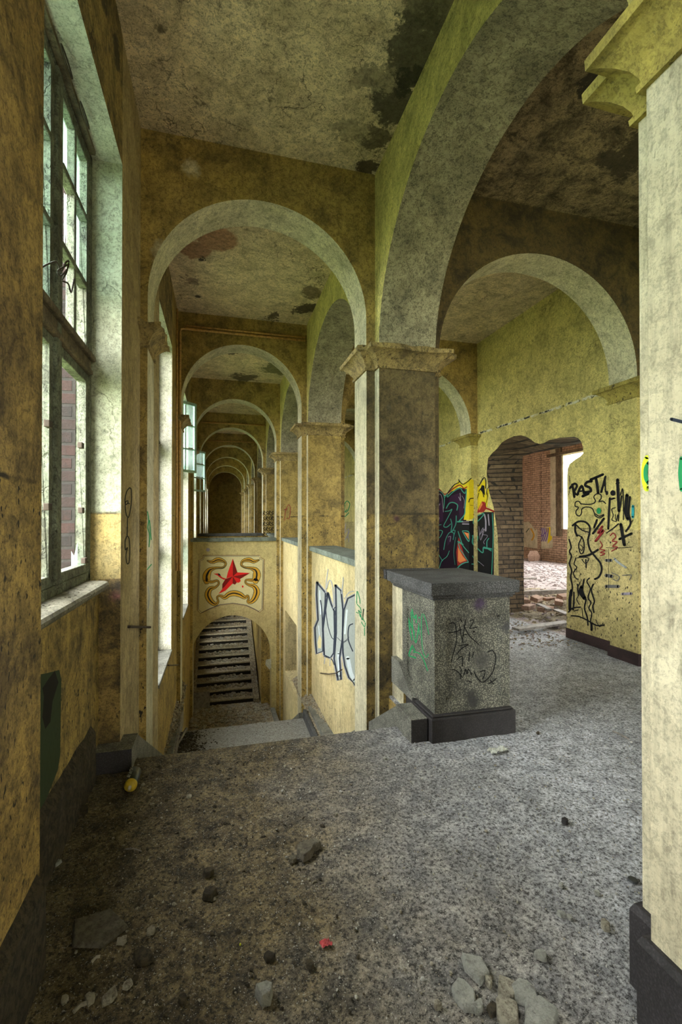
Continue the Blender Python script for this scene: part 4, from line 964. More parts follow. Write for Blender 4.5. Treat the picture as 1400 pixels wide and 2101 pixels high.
# ================================================================== THINGS LYING ABOUT
# spray can
def lathe(mb, prof, n=20, mi=None):
    rows = [[(z, r*math.cos(t*2*math.pi/n), r*math.sin(t*2*math.pi/n)) for t in range(n)] for z, r in prof]
    for i in range(len(rows)-1): mb.grid(rows[i:i+2], (mi[i] if mi else 0), True)
p0, p1 = onZ(278, 1585, .03), onZ(264, 1624, .03)
root = empty('spray_can', (p0.x, p0.y, .034), 'black spray can with yellow collar lying by the left stair block', 'spray can', None, 'thing')
ang = math.atan2(p1.y-p0.y, p1.x-p0.x); root.rotation_euler = (0, 0, ang)
b_ = MB(); lathe(b_, [(-.005, .0), (-.005, .028), (0, .0325), (.125, .0325), (.135, .028)]); o = b_.build('body', [flat('black_can_enamel', (.02, .03, .03), .3, .3)], smooth=True); o.parent = root
b_ = MB(); lathe(b_, [(.130, .0335), (.145, .0335), (.152, .026), (.156, .018), (.156, .0)]); o = b_.build('collar', [flat('yellow_can_collar', (.5, .36, .02), .5)], smooth=True, label='yellow collar'); o.parent = root
b_ = MB(); lathe(b_, [(.156, .009), (.165, .009), (.165, .007), (.180, .007), (.180, 0)]); o = b_.build('nozzle', [flat('pale_nozzle', (.4, .38, .3), .5)], smooth=True, label='pale nozzle'); o.parent = root
tx = bpy.data.curves.new('lettering', 'FONT'); tx.body = 'BLACK'; tx.size = .034; tx.extrude = .0003; tx.align_x = 'CENTER'; tx.align_y = 'CENTER'
o = bpy.data.objects.new('lettering', tx); COL.objects.link(o); tx.materials.append(flat('pale_can_print', (.35, .36, .33), .5)); bpy.context.view_layer.update(); _me = bpy.data.meshes.new_from_object(o); bpy.data.objects.remove(o); o = bpy.data.objects.new('lettering', _me); COL.objects.link(o); o.parent = root; o.location = (.065, -.012, .0325); o.rotation_euler = (math.radians(20), 0, math.pi)

def chunk(px, py, r, label, mat='chip_light', h=.5, name='plaster_chunk', cat='plaster chunk', group='broken plaster pieces on the floor', z=.004, sides=6, elong=1., rz=0., tilt=0):
    p = onZ(px, py, 0); mb = MB(); n = sides; th = r*h+.006; ring = []
    for i in range(n):
        t = i*2*math.pi/n+random.uniform(-.25, .25); q = r*random.uniform(.75, 1.1); x, y = q*math.cos(t)*elong, q*math.sin(t)
        ring.append((x*math.cos(rz)-y*math.sin(rz), x*math.sin(rz)+y*math.cos(rz)))
    top = [(x*.88, y*.88, th+random.uniform(-.15, .15)*th) for x, y in ring]
    mb.face([(x, y, 0) for x, y in ring]); mb.face(top)
    for i in range(n):
        j = (i+1) % n; mb.face([(*ring[i], 0), (*ring[j], 0), top[j], top[i]])
    o = mb.build(name, [M[mat] if isinstance(mat, str) else mat], label=label, cat=cat, group=group, kind='thing', bevel=min(.003, r*.08)); o.location = (p.x, p.y, z-.002); o.rotation_euler = (tilt, tilt*.5, 0)
    return o
M['slab'] = rubble_mat('grey_green_plaster_slab', (.46, .47, .43), (.38, .39, .35), (.26, .26, .24))
CH = [(978, 1992, .055, 'flat grey plaster slab, topmost of the cluster at the bottom', 'slab', .3), (950, 2046, .045, 'jagged plaster slab left in the bottom cluster', 'slab', .3),
      (1040, 2038, .035, 'pale wedge of plaster in the middle of the bottom cluster', 'chip_light', .5), (1080, 2045, .045, 'rounded grey plaster slab at the right of the bottom cluster', 'slab', .4),
      (1040, 2088, .045, 'triangular grey plaster slab at the bottom edge', 'chip_light', .4), (1112, 2092, .065, 'large flat plaster slab at the bottom edge, right of the triangle', 'slab', .25),
      (898, 2068, .014, 'small white plaster chip left of the bottom cluster', 'chip_light', .8), (1011, 2078, .018, 'small dark chip under the wedge in the bottom cluster', 'chip_dark', .6), (983, 2074, .016, 'upright splinter in the bottom cluster', 'slab', .9),
      (1003, 2020, .014, 'round pebble between the slabs of the bottom cluster', 'chip_light', .8), (1243, 1904, .022, 'yellowish oval stone near the foot of the nearest pier', 'chip_light', .5), (1110, 1965, .022, 'flat green grey stone in the bright dust', 'slab', .35),
      (1152, 1880, .014, 'small grey stone beside another in bright dust', 'slab', .5), (1170, 1887, .012, 'tiny stone just right of the small grey stone', 'slab', .5), (1152, 1820, .011, 'small half buried stone in the bright dust', 'slab', .5), (1225, 1836, .012, 'small grey stone left of the bottle cap', 'slab', .5),
      (628, 1752, .045, 'large brown grey stone in the group of three', 'stone_b', .6), (645, 1740, .032, 'upper stone leaning on the large brown one', 'stone_b', .8), (602, 1767, .022, 'small stone at the left of the group of three', 'stone_b', .5),
      (310, 1915, .02, 'squarish light chip among the dark clods', 'chip_light', .5), (430, 1795, .022, 'dark clod right of the footprint area', 'chip_dark', .8), (430, 1840, .024, 'dark crumbly clod, upper of two', 'chip_dark', .8),
      (545, 2052, .028, 'long grey splinter of stone standing on edge near the bottom', 'slab', 1.2), (553, 1970, .017, 'small black clod above the long splinter', 'chip_dark', .8), (636, 1985, .016, 'small grey clod below the red scrap', 'chip_dark', .7),
      (375, 2055, .016, 'dark triangular chip near the bottom', 'chip_dark', .5), (225, 2050, .022, 'pale pointed chip near the bottom left corner', 'chip_light', .5), (262, 2025, .014, 'small cream chip at lower left', 'chip_light', .5),
      (184, 2055, .02, 'pale broken chip beside the thin lath at lower left', 'chip_light', .6), (132, 2055, .012, 'cream crumb at the bottom left corner', 'chip_light', .5), (388, 1636, .018, 'flat pale chip lying alone below the stair edge', 'chip_light', .3),
      (170, 1668, .028, 'dark brown clod left under the spray can', 'chip_dark', .7), (250, 1935, .018, 'yellow splinter beside the flat tile piece', 'chip_light', .3), (295, 1970, .03, 'dark squarish clod in the left dirt', 'chip_dark', .5),
      (115, 1775, .022, 'grey chip close to the skirting under the window', 'slab', .4), (790, 1558, .011, 'small stone below the right stair block', 'slab', .5), (1104, 1506, .012, 'small dark stone right of the pedestal', 'chip_dark', .6)]
M['stone_b'] = rubble_mat('brown_grey_stone', (.22, .2, .15), (.15, .13, .1), (.08, .07, .05))
for i, (x, y, r, lab, mt, h) in enumerate(CH): chunk(x, y, r, lab, mt, h, sides=random.choice((5, 6, 7)), elong=random.uniform(1., 1.5), rz=random.random()*3)
o = chunk(198, 1908, .10, 'broken tile piece half covered with dirt in the left corner', 'stone_b', .12, 'tile_piece', 'tile piece', None, sides=5, elong=1.1)
# dark lump with a spike
o = chunk(1160, 1690, .018, 'black charred lump lying alone in the bright dust', M['plinth'], 1.0, 'charred_lump', 'charred lump', None)
# bottle cap
p = onZ(1299, 1808, 0); mb = MB(); rows = []
for r_, z in ((.0, .006), (.012, .0062), (.0145, .005), (.016, .0)): rows.append([(r_*(1+(.05 if (t % 2 and z == 0) else 0))*math.cos(t*math.pi/12), r_*(1+(.05 if (t % 2 and z == 0) else 0))*math.sin(t*math.pi/12), z) for t in range(24)])
mb.grid(rows, 0, True); o = mb.build('bottle_cap', [flat('dark_bottle_cap', (.05, .055, .06), .5, .4)], label='dark round bottle cap beside the nearest pier', cat='bottle cap', kind='thing'); o.location = (p.x, p.y, .003); o.scale = (1.2, 1.2, 1.2)
# crumpled papers
def crumple(px, py, sx, sy, label, mat, name='paper_scrap', h=.02, rz=0):
    p = onZ(px, py, 0); mb = MB(); rows = []
    for j in range(8):
        r = []
        for i in range(10):
            x = (i/9-.5)*sx; y = (j/7-.5)*sy; v = noise.noise(Vector((x*70, y*70, px))); r.append((x+v*.006, y+noise.noise(Vector((x*40, y*40, 9)))*.01, .004+abs(v)*h*1.6))
        rows.append(r)
    mb.grid(rows, 0); mb.grid([[(a, b_, c_-.0015) for a, b_, c_ in r] for r in rows], 0)
    o = mb.build(name, [mat], label=label, cat='paper', kind='thing'); o.location = (p.x, p.y, .001); o.rotation_euler = (0, 0, rz)
crumple(1022, 1542, .13, .06, 'crumpled whitish plastic wrapper below the pedestal', flat('dirty_white_plastic', (.50, .52, .48), .4, nz=.3), 'plastic_wrapper', .02, .15)
crumple(668, 1938, .035, .03, 'torn red scrap of paper on the dust', flat('faded_red_paper', (.45, .06, .07), .7, nz=.3), 'paper_scrap', .01, .3)
p = onZ(493, 1937, .004); mb = MB(); mb.rock((0, 0, 0), .006, 0, 1); o = mb.build('pebble', [flat('yellow_green_bead', (.6, .62, .03), .5)], label='tiny bright yellow green bead on the dirt', cat='bead', kind='thing'); o.location = (p.x, p.y, 0)
# laths and sticks
for a, b2, r_, lab in (((150, 2078), (178, 2058), .006, 'thin pale lath lying at the bottom left corner'), ((188, 1974), (206, 1962), .005, 'short yellow splinter in the left dirt'), ((245, 1933), (260, 1922), .006, 'curled yellow splinter near the tile piece'),
                       ((258, 1742), (290, 1746), .003, 'thin dark twig across the dirt below the spray can'), ((1258, 1500), (1290, 1516), .006, 'dark stick lying near the upper right part of the floor')):
    mb = MB(); p, q = onZ(*a, .008), onZ(*b2, .012); mb.tube([p, (p+q)/2+Vector((0, .004, .004)), q], r_, 5); mb.build('splinter', [M['chip_light'] if 'yellow' in lab or 'pale' in lab else M['wood']], label=lab, cat='splinter', kind='thing')

p = onX(734, 1492, 1.30); mb = MB(); mb.rock((0, 0, 0), .035, 0, .8); o = mb.build('stone', [M['chip_light']], label='pale stone lying on the stair string at the foot of the pier behind the pedestal', cat='stone', kind='thing'); o.location = (p.x, p.y, p.z-.02)
mb = MB(); q = [onY(x, y, YS+.02) for x, y in ((546, 1354), (556, 1352), (560, 1366), (553, 1374), (545, 1364))]; mb.face(q); mb.face([v+Vector((0, .02, 0)) for v in q])
for i in range(5): mb.face([q[i], q[(i+1) % 5], q[(i+1) % 5]+Vector((0, .02, 0)), q[i]+Vector((0, .02, 0))])
mb.build('plaster_flake', [M['jamb2']], label='white plaster flake sticking out at the right edge of the low arch', cat='plaster flake', kind='thing')
# gravel and crumbs nobody could count
mb = MB()
for i in range(5200):
    y = random.uniform(.75, 3.05); x = random.choice((random.triangular(-.66, 1.0, -.45), random.uniform(-.6, 2.9), random.triangular(-.66, .9, -.3)))
    r = min(.016, .0016+random.expovariate(1/.0022)); dark = x < .5 and random.random() < .72
    mb.rock((x, y, -.002), r if x < .8 else r*.6, 0 if dark else 1, .7)
for i in range(2600):
    y = random.uniform(.75, 3.1); x = random.uniform(.2, 3.0); mb.rock((x, y, .0), min(.010, .0016+random.expovariate(1/.0016)), 2 if random.random() < .6 else 1, .8)
mb.build('gravel', [M['chip_dark'], M['chip_light'], M['pale_chip']], label='loose gravel, crumbs and dirt scattered over the landing floor, thickest at the left', cat='gravel', kind='stuff')
# a pale rubble bank and boards in the doorway
mb = MB(); rows = []
def bank(x, y): return .14*math.exp(-((x-5.5)/.55)**2)+.05*noise.fractal(Vector((x*3, y*3, 1)), 1, 2, 4)*math.exp(-((x-5.3)/1.0)**2)
for j in range(60):
    y = 3.6+j*5.0/59; rows.append([(XR2-.4+i*2.6/39, y, bank(XR2-.4+i*2.6/39, y)*(1 if i > 2 else i/3)) for i in range(40)])
mb.grid(rows, 0)
for i in range(1200):
    x, y = random.uniform(4.4, 6.6), random.uniform(4.5, 8.5); mb.rock((x, y, max(0, bank(x, y))-.005), random.uniform(.01, .05), random.choice((0, 1)), .6)
for i in range(700):
    x, y = random.gauss(3.9, .35), random.uniform(4.6, 6.9)
    if x < 4.25: mb.rock((x, y, -.003), random.uniform(.004, .022), random.choice((0, 1)), .6)
mb.build('rubble', [M['rubble'], M['rubble_floor']], label='bank of broken brick and plaster in and before the ragged doorway', cat='rubble', kind='stuff')
mb = MB()
for i in range(2600):
    x, y = random.uniform(6.2, 11.1), random.uniform(6.5, 16.3); mb.rock((x, y, 0), random.uniform(.02, .07), 0, .4)
mb.build('rubble', [M['rubble_floor']], label='pinkish plaster litter covering the floor of the brick room', cat='rubble', kind='stuff')
def board(a, b2, w_, t_, z0, z1, label, mat='wood', name='board'):
    p, q = onZ(*a, z0), onZ(*b2, z1); d = q-p; L = d.length; mb = MB(); mb.box(0, L, -w_/2, w_/2, 0, t_)
    o = mb.build(name, [M[mat]], label=label, cat='board', group='boards in the doorway', kind='thing', bevel=.004); o.location = p; o.rotation_euler = (0, -math.asin(d.z/L), math.atan2(d.y, d.x))
board((1058, 1293), (1166, 1279), .14, .03, .03, .05, 'grey plank lying in front of the doorway rubble')
board((1071, 1221), (1168, 1217), .07, .07, .16, .18, 'long beam lying across the rubble in the doorway')
board((1073, 1189), (1100, 1188), .08, .04, .10, .1, 'short far lath on the rubble field')
board((1105, 1242), (1128, 1253), .08, .03, .16, .14, 'short tilted lath on the brick heap'); board((1140, 1252), (1166, 1262), .1, .02, .12, .12, 'narrow board end at the right of the brick heap')
def loose_brick(x, y, rz, label, z=.12, tilt=0):
    p = onZ(x, y, z); mb = MB(); mb.box(-.125, .125, -.06, .06, 0, .068); o = mb.build('brick', [M['brick_loose']], label=label, cat='brick', group='loose bricks in the doorway', kind='thing', bevel=.006); o.location = p; o.rotation_euler = (tilt, 0, rz)
M['brick_loose'] = rubble_mat('dusty_pink_brick', (.42, .27, .19), (.34, .21, .15), (.2, .13, .1))
for i, (x, y, r_, l) in enumerate(((1120, 1254, .3, 'brick lying alone at the front of the heap'), (1076, 1236, 1.2, 'brick at the left end of the heap'), (1100, 1232, .6, 'brick under the beam, left of centre'), (1128, 1234, .1, 'brick under the beam at the centre'), (1146, 1240, .9, 'brick under the beam at the right'), (1158, 1228, .2, 'brick touching the right side of the doorway'), (1085, 1250, .5, 'brick low at the left of the heap'))):
    loose_brick(x, y, r_, 'dusty '+l, .10+.03*(i % 3), (i % 3)*.15)
mb = MB(); p = onX(1095, 1150, XF-.5); mb.rock((p.x, p.y, 0), .28, 0, 1.3); mb.build('boulder', [M['brick_loose']], label='leaning block of masonry at the foot of the far brick wall', cat='masonry block', kind='thing')

# ================================================================== GRAFFITI ON THE WALLS
wr = bpy.data.objects['wall_right']
# tags right of the doorway
g = Paint([(1150, 1243.5, 'X', XR), (1243.5, 1320, 'X', XP)], (1140, 940), .1809); K = 'black'
for l, w_ in (([(190, 300), (205, 370), (215, 440)], 28), ([(165, 340), (215, 290), (245, 315), (210, 380)], 26), ([(205, 370), (235, 410), (262, 405)], 24), ([(250, 415), (280, 340), (305, 320), (325, 400)], 28), ([(262, 378), (320, 370)], 18),
              ([(412, 262), (360, 272), (340, 310), (390, 335), (400, 375), (335, 388)], 30), ([(400, 245), (470, 215), (540, 185)], 30), ([(458, 220), (475, 310), (485, 398)], 32), ([(520, 385), (545, 300), (568, 210)], 26), ([(535, 320), (568, 300)], 20), ([(565, 215), (568, 380)], 18), ([(310, 432), (375, 402)], 32),
              ([(290, 520), (265, 490), (230, 500), (225, 545), (262, 560), (235, 600), (240, 640), (275, 655), (298, 620), (300, 580), (340, 555), (410, 565), (438, 610), (455, 655), (505, 678), (550, 650)], 13),
              ([(288, 518), (360, 525), (430, 515), (455, 485), (436, 440), (470, 405), (515, 415), (520, 455), (495, 490), (540, 488), (570, 515)], 13), ([(455, 632), (500, 660), (548, 638)], 12),
              ([(195, 765), (260, 720), (340, 725), (390, 780), (385, 860), (370, 940), (395, 1040), (450, 1115), (510, 1190), (525, 1270), (495, 1345), (448, 1372)], 22), ([(240, 760), (300, 815), (375, 840)], 14), ([(228, 750), (225, 820), (245, 880)], 24),
              ([(245, 870), (295, 900), (265, 980), (285, 1080), (320, 1060), (325, 960), (300, 890)], 14), ([(278, 1118), (380, 1100), (482, 1040)], 26), ([(285, 985), (310, 1010), (300, 1050), (282, 1030)], 9), ([(250, 1130), (330, 1125), (380, 1140), (345, 1195), (300, 1150)], 10), ([(345, 1150), (350, 1240)], 16),
              ([(155, 920), (178, 1010), (160, 1060), (182, 1110), (162, 1190), (185, 1280), (172, 1350), (192, 1450), (183, 1560)], 17), ([(235, 1130), (212, 1200), (242, 1240), (205, 1300), (225, 1355), (260, 1375)], 12),
              ([(285, 1400), (250, 1480), (260, 1560), (240, 1600), (270, 1660)], 9), ([(325, 1375), (308, 1500), (345, 1600), (330, 1700), (360, 1800), (370, 1895)], 17), ([(385, 1360), (358, 1400), (395, 1480), (370, 1580), (402, 1640), (380, 1700), (412, 1760), (398, 1850), (410, 1900)], 14), ([(430, 1430), (408, 1500), (442, 1620), (425, 1680), (438, 1750)], 17),
              ([(300, 1460), (285, 1520), (330, 1590)], 42), ([(250, 1430), (262, 1560)], 14), ([(410, 1875), (410, 1950)], 26), ([(180, 1500), (165, 1600), (165, 1720)], 32), ([(210, 1520), (208, 1640), (200, 1720)], 16), ([(150, 1745), (200, 1700), (285, 1690)], 16), ([(210, 1735), (260, 1720)], 10),
              ([(180, 1788), (260, 1795), (350, 1832), (450, 1890), (500, 1900), (550, 1893)], 15), ([(458, 1830), (500, 1912), (542, 1868)], 8), ([(300, 1700), (310, 1800)], 6), ([(158, 200), (165, 330), (150, 420)], 5),
              ([(472, 700), (440, 785)], 24), ([(550, 685), (425, 855)], 24), ([(618, 455), (608, 600), (600, 800)], 24), ([(580, 850), (650, 800), (715, 745)], 14), ([(612, 470), (668, 455)], 20),
              ([(682, 560), (640, 580), (655, 650), (640, 700), (690, 720)], 10), ([(678, 640), (692, 712), (708, 640), (715, 715), (720, 620)], 9), ([(705, 245), (712, 420), (722, 600)], 34), ([(688, 290), (725, 280)], 14), ([(738, 420), (760, 345), (768, 420), (772, 600)], 11), ([(750, 430), (735, 560)], 16),
              ([(812, 420), (798, 600), (822, 690)], 38), ([(846, 440), (830, 620), (852, 740), (800, 830)], 22), ([(742, 750), (760, 870), (782, 985)], 34), ([(728, 918), (800, 885), (862, 855)], 28), ([(775, 560), (770, 700)], 9), ([(880, 700), (850, 745)], 8)): g.line(l, w_, K)
g.dot(585, 395, 17, 26, K); g.dot(652, 395, 30, 32, K); g.dot(492, 598, 26, 36, 'green'); g.line([(880, 545), (878, 670)], 30, 'cyan')
g.line([(530, 775), (485, 850), (545, 820), (455, 940)], 26, 'maroon'); g.line([(505, 940), (530, 990), (505, 1030), (562, 1045), (510, 1070), (560, 1080), (512, 1105)], 11, 'maroon'); g.line([(622, 880), (655, 850), (685, 890), (645, 940), (700, 950), (650, 1000), (705, 1010), (638, 1055)], 12, 'maroon')
g.line([(575, 1160), (630, 1160)], 34, 'grey'); g.line([(575, 1015), (720, 1018), (880, 1008)], 6, 'black'); g.line([(575, 1330), (640, 1340)], 40, 'grey'); g.line([(640, 1300), (720, 1340), (700, 1390), (650, 1370)], 9, 'grey'); g.line([(760, 1330), (860, 1325), (840, 1380)], 9, 'grey'); g.line([(575, 1455), (715, 1455)], 36, 'grey')
g.line([(670, 1140), (710, 1180), (800, 1240)], 24, 'silver'); g.line([(760, 1540), (860, 1535)], 30, 'lilac'); g.line([(605, 1030), (605, 1500)], 4, 'black')
g.line([(845, 200), (880, 330), (905, 460), (912, 640)], 3, 'panel')
g.build('graffiti', wr, 'black RASTA lettering with a bone, scribbled figure and red marks right of the doorway')
# mural left of the doorway
MP = [(800, 940.5, 'X', XR), (940.5, 963, 'X', XP), (963, 972.5, 'Y', yk(1)), (972.5, 1030, 'X', XR)]
g = Paint(MP, (880, 940), .12857); T = 'teal'
g.fill([(20, 520), (95, 495), (170, 500), (230, 560), (250, 600), (300, 590), (400, 500), (520, 460), (610, 500), (600, 1000), (720, 1000), (720, 950), (880, 860), (1040, 860), (1040, 1900), (20, 1900)], 'purple')
g.fill([(430, 1010), (720, 1000), (720, 950), (880, 860), (1025, 860), (1020, 1900), (430, 1850)], 'black')
g.fill([(330, 540), (450, 390), (480, 350), (540, 410), (660, 330), (720, 350), (780, 420), (830, 410), (890, 330), (915, 430), (905, 560), (945, 480), (965, 520), (930, 780), (850, 740), (760, 870), (720, 960), (650, 985), (560, 985), (605, 640), (600, 500), (480, 460), (400, 520)], 'yellow')
g.fill([(760, 870), (850, 690), (900, 700), (925, 800), (880, 860)], 'red'); g.fill([(800, 800), (850, 700), (860, 740), (800, 850)], 'orange'); g.fill([(820, 500), (850, 430), (890, 440), (900, 600), (870, 560)], 'black')
g.fill([(440, 1500), (480, 1260), (560, 1520), (620, 1640), (460, 1720)], 'red'); g.fill([(465, 1640), (470, 1420), (540, 1560), (600, 1630), (500, 1670)], 'orange'); g.fill([(560, 1180), (640, 1200), (640, 1300)], 'orange')
g.fill([(120, 850), (180, 700), (230, 650), (230, 1000), (150, 1040)], 'plum'); g.fill([(300, 1230), (370, 1240), (350, 1340), (300, 1400)], 'plum'); g.fill([(350, 600), (480, 560), (540, 700), (560, 880), (500, 960), (480, 780), (400, 690), (300, 760)], 'plum')
for l, w_ in (([(90, 480), (170, 500), (240, 570), (300, 560), (400, 480), (500, 430), (560, 480), (610, 460)], 18), ([(720, 900), (800, 850), (900, 800), (1040, 850)], 26)): g.line(l, w_, 'red')
for l, w_ in (([(95, 570), (150, 520), (220, 560), (250, 640), (240, 800)], 12), ([(250, 630), (300, 570), (300, 620), (400, 530), (500, 480), (540, 530), (580, 560), (600, 490), (595, 640), (580, 800), (570, 900), (490, 1000)], 16), ([(280, 800), (330, 720), (400, 710), (460, 750), (450, 830)], 16), ([(260, 850), (330, 840), (370, 820), (300, 960), (240, 1080), (290, 1100), (350, 1050)], 12),
              ([(350, 970), (370, 1060), (360, 1180), (430, 1060), (440, 920)], 13), ([(90, 1080), (200, 1060)], 10), ([(120, 1280), (160, 1160), (220, 1170), (180, 1260), (130, 1290)], 11), ([(240, 1460), (270, 1300), (330, 1190), (400, 1200), (390, 1300)], 11), ([(400, 1240), (420, 1150), (350, 1180)], 10),
              ([(460, 1015), (540, 1010)], 22), ([(470, 1170), (520, 1330), (550, 1400), (640, 1510)], 12), ([(540, 1160), (640, 1180), (640, 1330), (540, 1170)], 14), ([(470, 1350), (500, 1450), (560, 1540), (630, 1650)], 12), ([(450, 1770), (500, 1710), (570, 1670), (630, 1660)], 18), ([(470, 1330), (545, 1380)], 24),
              ([(710, 1040), (730, 950), (880, 880), (830, 960), (740, 1040), (710, 1040)], 14), ([(700, 1240), (780, 1250), (750, 1390), (700, 1350), (710, 1250)], 22), ([(740, 1400), (860, 1510), (880, 1420), (1000, 1480)], 16), ([(880, 1430), (1000, 1450)], 26), ([(930, 1430), (930, 1330), (960, 1280)], 14), ([(700, 1560), (740, 1620), (820, 1670)], 10), ([(690, 1690), (760, 1690)], 18),
              ([(1015, 880), (1030, 1200), (1020, 1500), (1005, 1900)], 12), ([(100, 1420), (150, 1520), (220, 1640)], 10), ([(170, 1750), (210, 1640), (290, 1570), (330, 1480)], 10), ([(420, 1700), (400, 1500), (430, 1260)], 6)): g.line(l, w_, T)
for l, w_ in (([(95, 600), (130, 610), (150, 740), (165, 580), (210, 620), (235, 860)], 8), ([(160, 740), (180, 730), (170, 755)], 6), ([(500, 560), (510, 680), (480, 620)], 9), ([(530, 1020), (640, 1015)], 9), ([(540, 1050), (640, 1052)], 16), ([(890, 900), (910, 1000), (910, 1160)], 22), ([(950, 900), (965, 1070)], 18), ([(120, 900), (170, 960), (120, 1030)], 7), ([(740, 1600), (880, 1720)], 6),
              ([(800, 1090), (830, 1310), (870, 1110), (810, 1230), (890, 1130), (840, 1290)], 6), ([(860, 1220), (940, 1240), (880, 1330), (890, 1370)], 6), ([(310, 1260), (350, 1250), (340, 1330)], 8), ([(530, 600), (570, 680), (560, 800)], 6)): g.line(l, w_, 'lilac')
for l, w_ in (([(300, 560), (400, 430), (480, 390), (480, 340)], 14), ([(480, 350), (540, 415), (600, 390), (680, 320)], 14), ([(720, 360), (760, 420), (800, 440), (850, 350), (890, 310), (912, 380), (905, 480)], 12), ([(640, 700), (660, 650), (710, 640)], 16), ([(920, 580), (930, 500), (965, 455)], 9), ([(760, 860), (740, 780), (800, 560)], 9), ([(900, 760), (930, 660), (940, 560)], 7), ([(770, 1000), (770, 900)], 4), ([(800, 530), (840, 490), (880, 620)], 12), ([(660, 750), (710, 755)], 6)): g.line(l, w_, K)
g.build('graffiti', wr, 'dark purple and black mural outlined in teal with yellow flames')
# green tag on the right wall farther away
g = Paint([(600, 800, 'X', XR)]); 
for l in ([(702, 1062), (705, 1040), (712, 1028), (718, 1035), (712, 1050), (703, 1048)], [(702, 1045), (708, 1036), (706, 1060), (716, 1052)], [(701, 1056), (712, 1046)]): g.line(l, 1.8, 'green')
for l in ([(704, 1072), (707, 1090), (710, 1075)], [(706, 1095), (716, 1085), (712, 1104), (717, 1090)], [(708, 1108), (714, 1100), (716, 1112)]): g.line(l, 1.3, 'lilac')
g.build('graffiti', wr, 'green and lilac tags far along the right wall')
# silver letters
g = Paint([(600, 760, 'X', 1.37)], (620, 1100), .2)
F = [[(155, 480), (240, 580), (238, 700), (215, 900), (215, 1180), (150, 1205), (140, 1100), (132, 940), (165, 860), (150, 600)], [(265, 590), (300, 700), (330, 770), (335, 1000), (325, 1200), (290, 1250), (228, 1220), (215, 950), (240, 760)],
     [(345, 510), (400, 560), (420, 760), (415, 1050), (385, 1250), (400, 1470), (370, 1480), (330, 1260), (350, 1000), (350, 720)], [(550, 600), (470, 640), (430, 760), (415, 1000), (420, 1200), (440, 1330), (480, 1450), (550, 1540)]]
for f in F: g.line(f+[f[0]], 34, 'bluefade', False)
for f in F: g.fill(f, 'silver')
g.line([(470, 1250), (500, 1400), (540, 1480)], 40, 'silver2'); g.line([(375, 1200), (385, 1440)], 26, 'silver2'); g.line([(460, 760), (440, 1000)], 18, 'silver2'); g.line([(180, 560), (190, 800)], 14, 'silver2'); g.line([(170, 920), (190, 1150)], 10, 'silver2')
for f in F: g.line(f+[f[0]], 17, 'blue', False)
for l, w_ in (([(190, 660), (205, 780), (210, 980)], 12), ([(240, 720), (262, 900), (300, 1030), (330, 1060)], 8), ([(520, 900), (480, 930), (475, 1060), (520, 1180)], 12), ([(360, 1040), (420, 1085), (480, 1040)], 5), ([(420, 1100), (475, 1060)], 5), ([(250, 620), (270, 580), (300, 700)], 9), ([(320, 760), (345, 730), (330, 860)], 8), ([(228, 1235), (300, 1260), (330, 1320)], 10)): g.line(l, w_, 'blue')
for l, w_ in (([(242, 580), (252, 440), (268, 340)], 9), ([(250, 540), (275, 460), (305, 480), (325, 650), (320, 740)], 11), ([(405, 590), (418, 500), (422, 425)], 10), ([(440, 640), (480, 580), (530, 565)], 10), ([(285, 1330), (290, 1250)], 8), ([(228, 1310), (235, 1240)], 8)): g.line(l, w_, 'bluefade')
g.fill([(180, 1010), (200, 1060), (195, 1150), (165, 1150), (158, 1090)], 'panel')
g.build('graffiti', pw0, 'big silver letters with blue black outline')
# tags on the piers
def tagpier(k, pl, org, sc, lines, w_, col, lab):
    sh = [c_ for c_ in PIER[k].children if c_.name.startswith('shaft')][0]; g = Paint(pl, org, sc)
    for l in lines: g.line(l, w_, col)
    g.build('graffiti', sh, lab)
tagpier(0, [(700, 760, 'X', XO1)], (620, 1100), .2, [[(560, 690), (565, 565), (590, 640), (595, 690)], [(565, 700), (600, 740), (605, 790), (580, 760), (600, 830)], [(555, 780), (575, 790)], [(600, 800), (620, 860), (630, 745), (625, 840), (645, 880)], [(610, 880), (640, 930), (650, 890)], [(640, 940), (640, 1020)]], 8, 'green', 'green tag on the pale edge')
tagpier(-1, [(1300, 1400, 'X', XA)], (0, 0), 1, [[(1328, 938), (1322, 955), (1321, 980), (1326, 1003), (1333, 1000)]], 9, 'lime', 'lime and green painted letter')
tagpier(-1, [(1300, 1400, 'X', XA-.0008)], (0, 0), 1, [[(1332, 950), (1326, 962), (1326, 980), (1331, 990)]], 9, 'green', 'green painted letter')
tagpier(-1, [(1340, 1460, 'X', XO1)], (0, 0), 1, [[(1378, 860), (1402, 866)]], 7, 'blue', 'short dark stroke')
tagpier(-1, [(1340, 1460, 'X', XO1)], (0, 0), 1, [[(1399, 940), (1396, 970), (1399, 1005)]], 8, 'green', 'green stroke at the edge')
rows = []
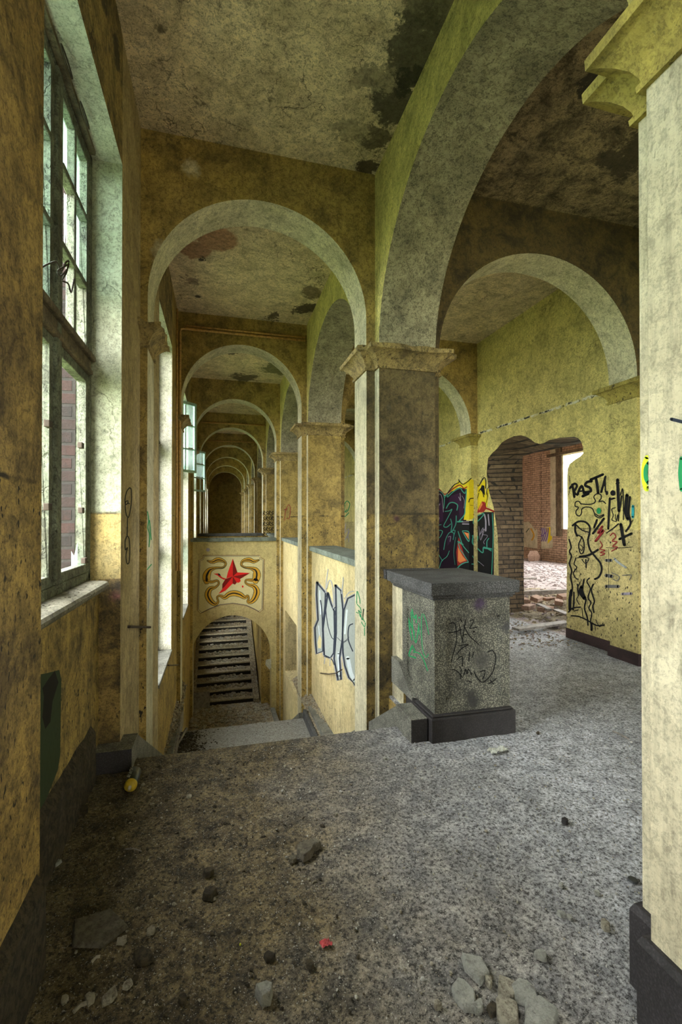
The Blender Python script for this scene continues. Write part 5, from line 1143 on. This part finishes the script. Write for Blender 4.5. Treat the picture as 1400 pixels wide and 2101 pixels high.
for i, y in enumerate((1052, 1063, 1074, 1085, 1096)):
    for j in range(4):
        x = 540+j*5.6; rows.append([(x, y+5), (x+1, y-3), (x+4, y-2), (x+1.5, y+1), (x+4.5, y+5)] if (i+j) % 2 == 0 else [(x+4, y-3), (x+.5, y), (x+4, y+2), (x, y+5)])
tagpier(3, [(530, 562, 'Y', yk(3)-.1)], (0, 0), 1, rows, 1.3, 'black', 'rows of repeated black RASTA writing')
tagpier(2, [(570, 612, 'Y', yk(2)-.1)], (0, 0), 1, [[(584, 1068), (586, 1050), (592, 1036), (596, 1042), (594, 1062), (588, 1064)], [(583, 1046), (590, 1044)]], 1.2, 'maroon', 'thin dark red loop tag')
wlp = bpy.data.objects['wall_left']
g = Paint([(240, 284, 'X', XL)], (0, 600), .3)
for l in ([(888, 1335), (868, 1360), (856, 1410), (858, 1450), (875, 1440), (872, 1425), (858, 1440), (860, 1500), (876, 1540), (890, 1500), (900, 1420), (898, 1350), (886, 1335)], [(872, 1440), (885, 1445)], [(873, 1545), (872, 1600), (870, 1660)], [(870, 1665), (856, 1700), (858, 1760), (872, 1745), (862, 1800), (870, 1855), (884, 1840), (888, 1760), (884, 1690), (872, 1665)]): g.line(l, 7, 'black')
g.build('graffiti', wlp, 'thin black double loop tag')
g = Paint([(295, 325, 'X', XO0)], (0, 600), .3)
for l in ([(1010, 1500), (1018, 1560), (1012, 1610), (1024, 1660), (1020, 1740)], [(1024, 1560), (1030, 1640), (1035, 1690)], [(1008, 1895), (1036, 1860)]): g.line(l, 7, 'green')
g.line([(1012, 2010), (1020, 2080), (1014, 2160)], 6, 'bluefade'); 
adopt([o for o in bpy.data.objects if o.name == 'pilaster.004'][0] if False else wlp, g.build('graffiti', None, 'green and blue marks on the pale pilaster'))
# green field and soot patch under the near window
g = Paint([(60, 130, 'X', -.708)], (0, 1100), .3)
g.fill([(200, 960), (330, 935), (405, 915), (420, 980), (412, 1500), (395, 1600), (200, 2100)], 'dgreen')
g.fill([(375, 920), (400, 1000), (360, 1130), (345, 1270), (310, 1320), (290, 1240), (300, 1100), (290, 1040), (330, 980)], 'black')
g.build('graffiti', wlp, 'dark green painted field with a black smear under the window')
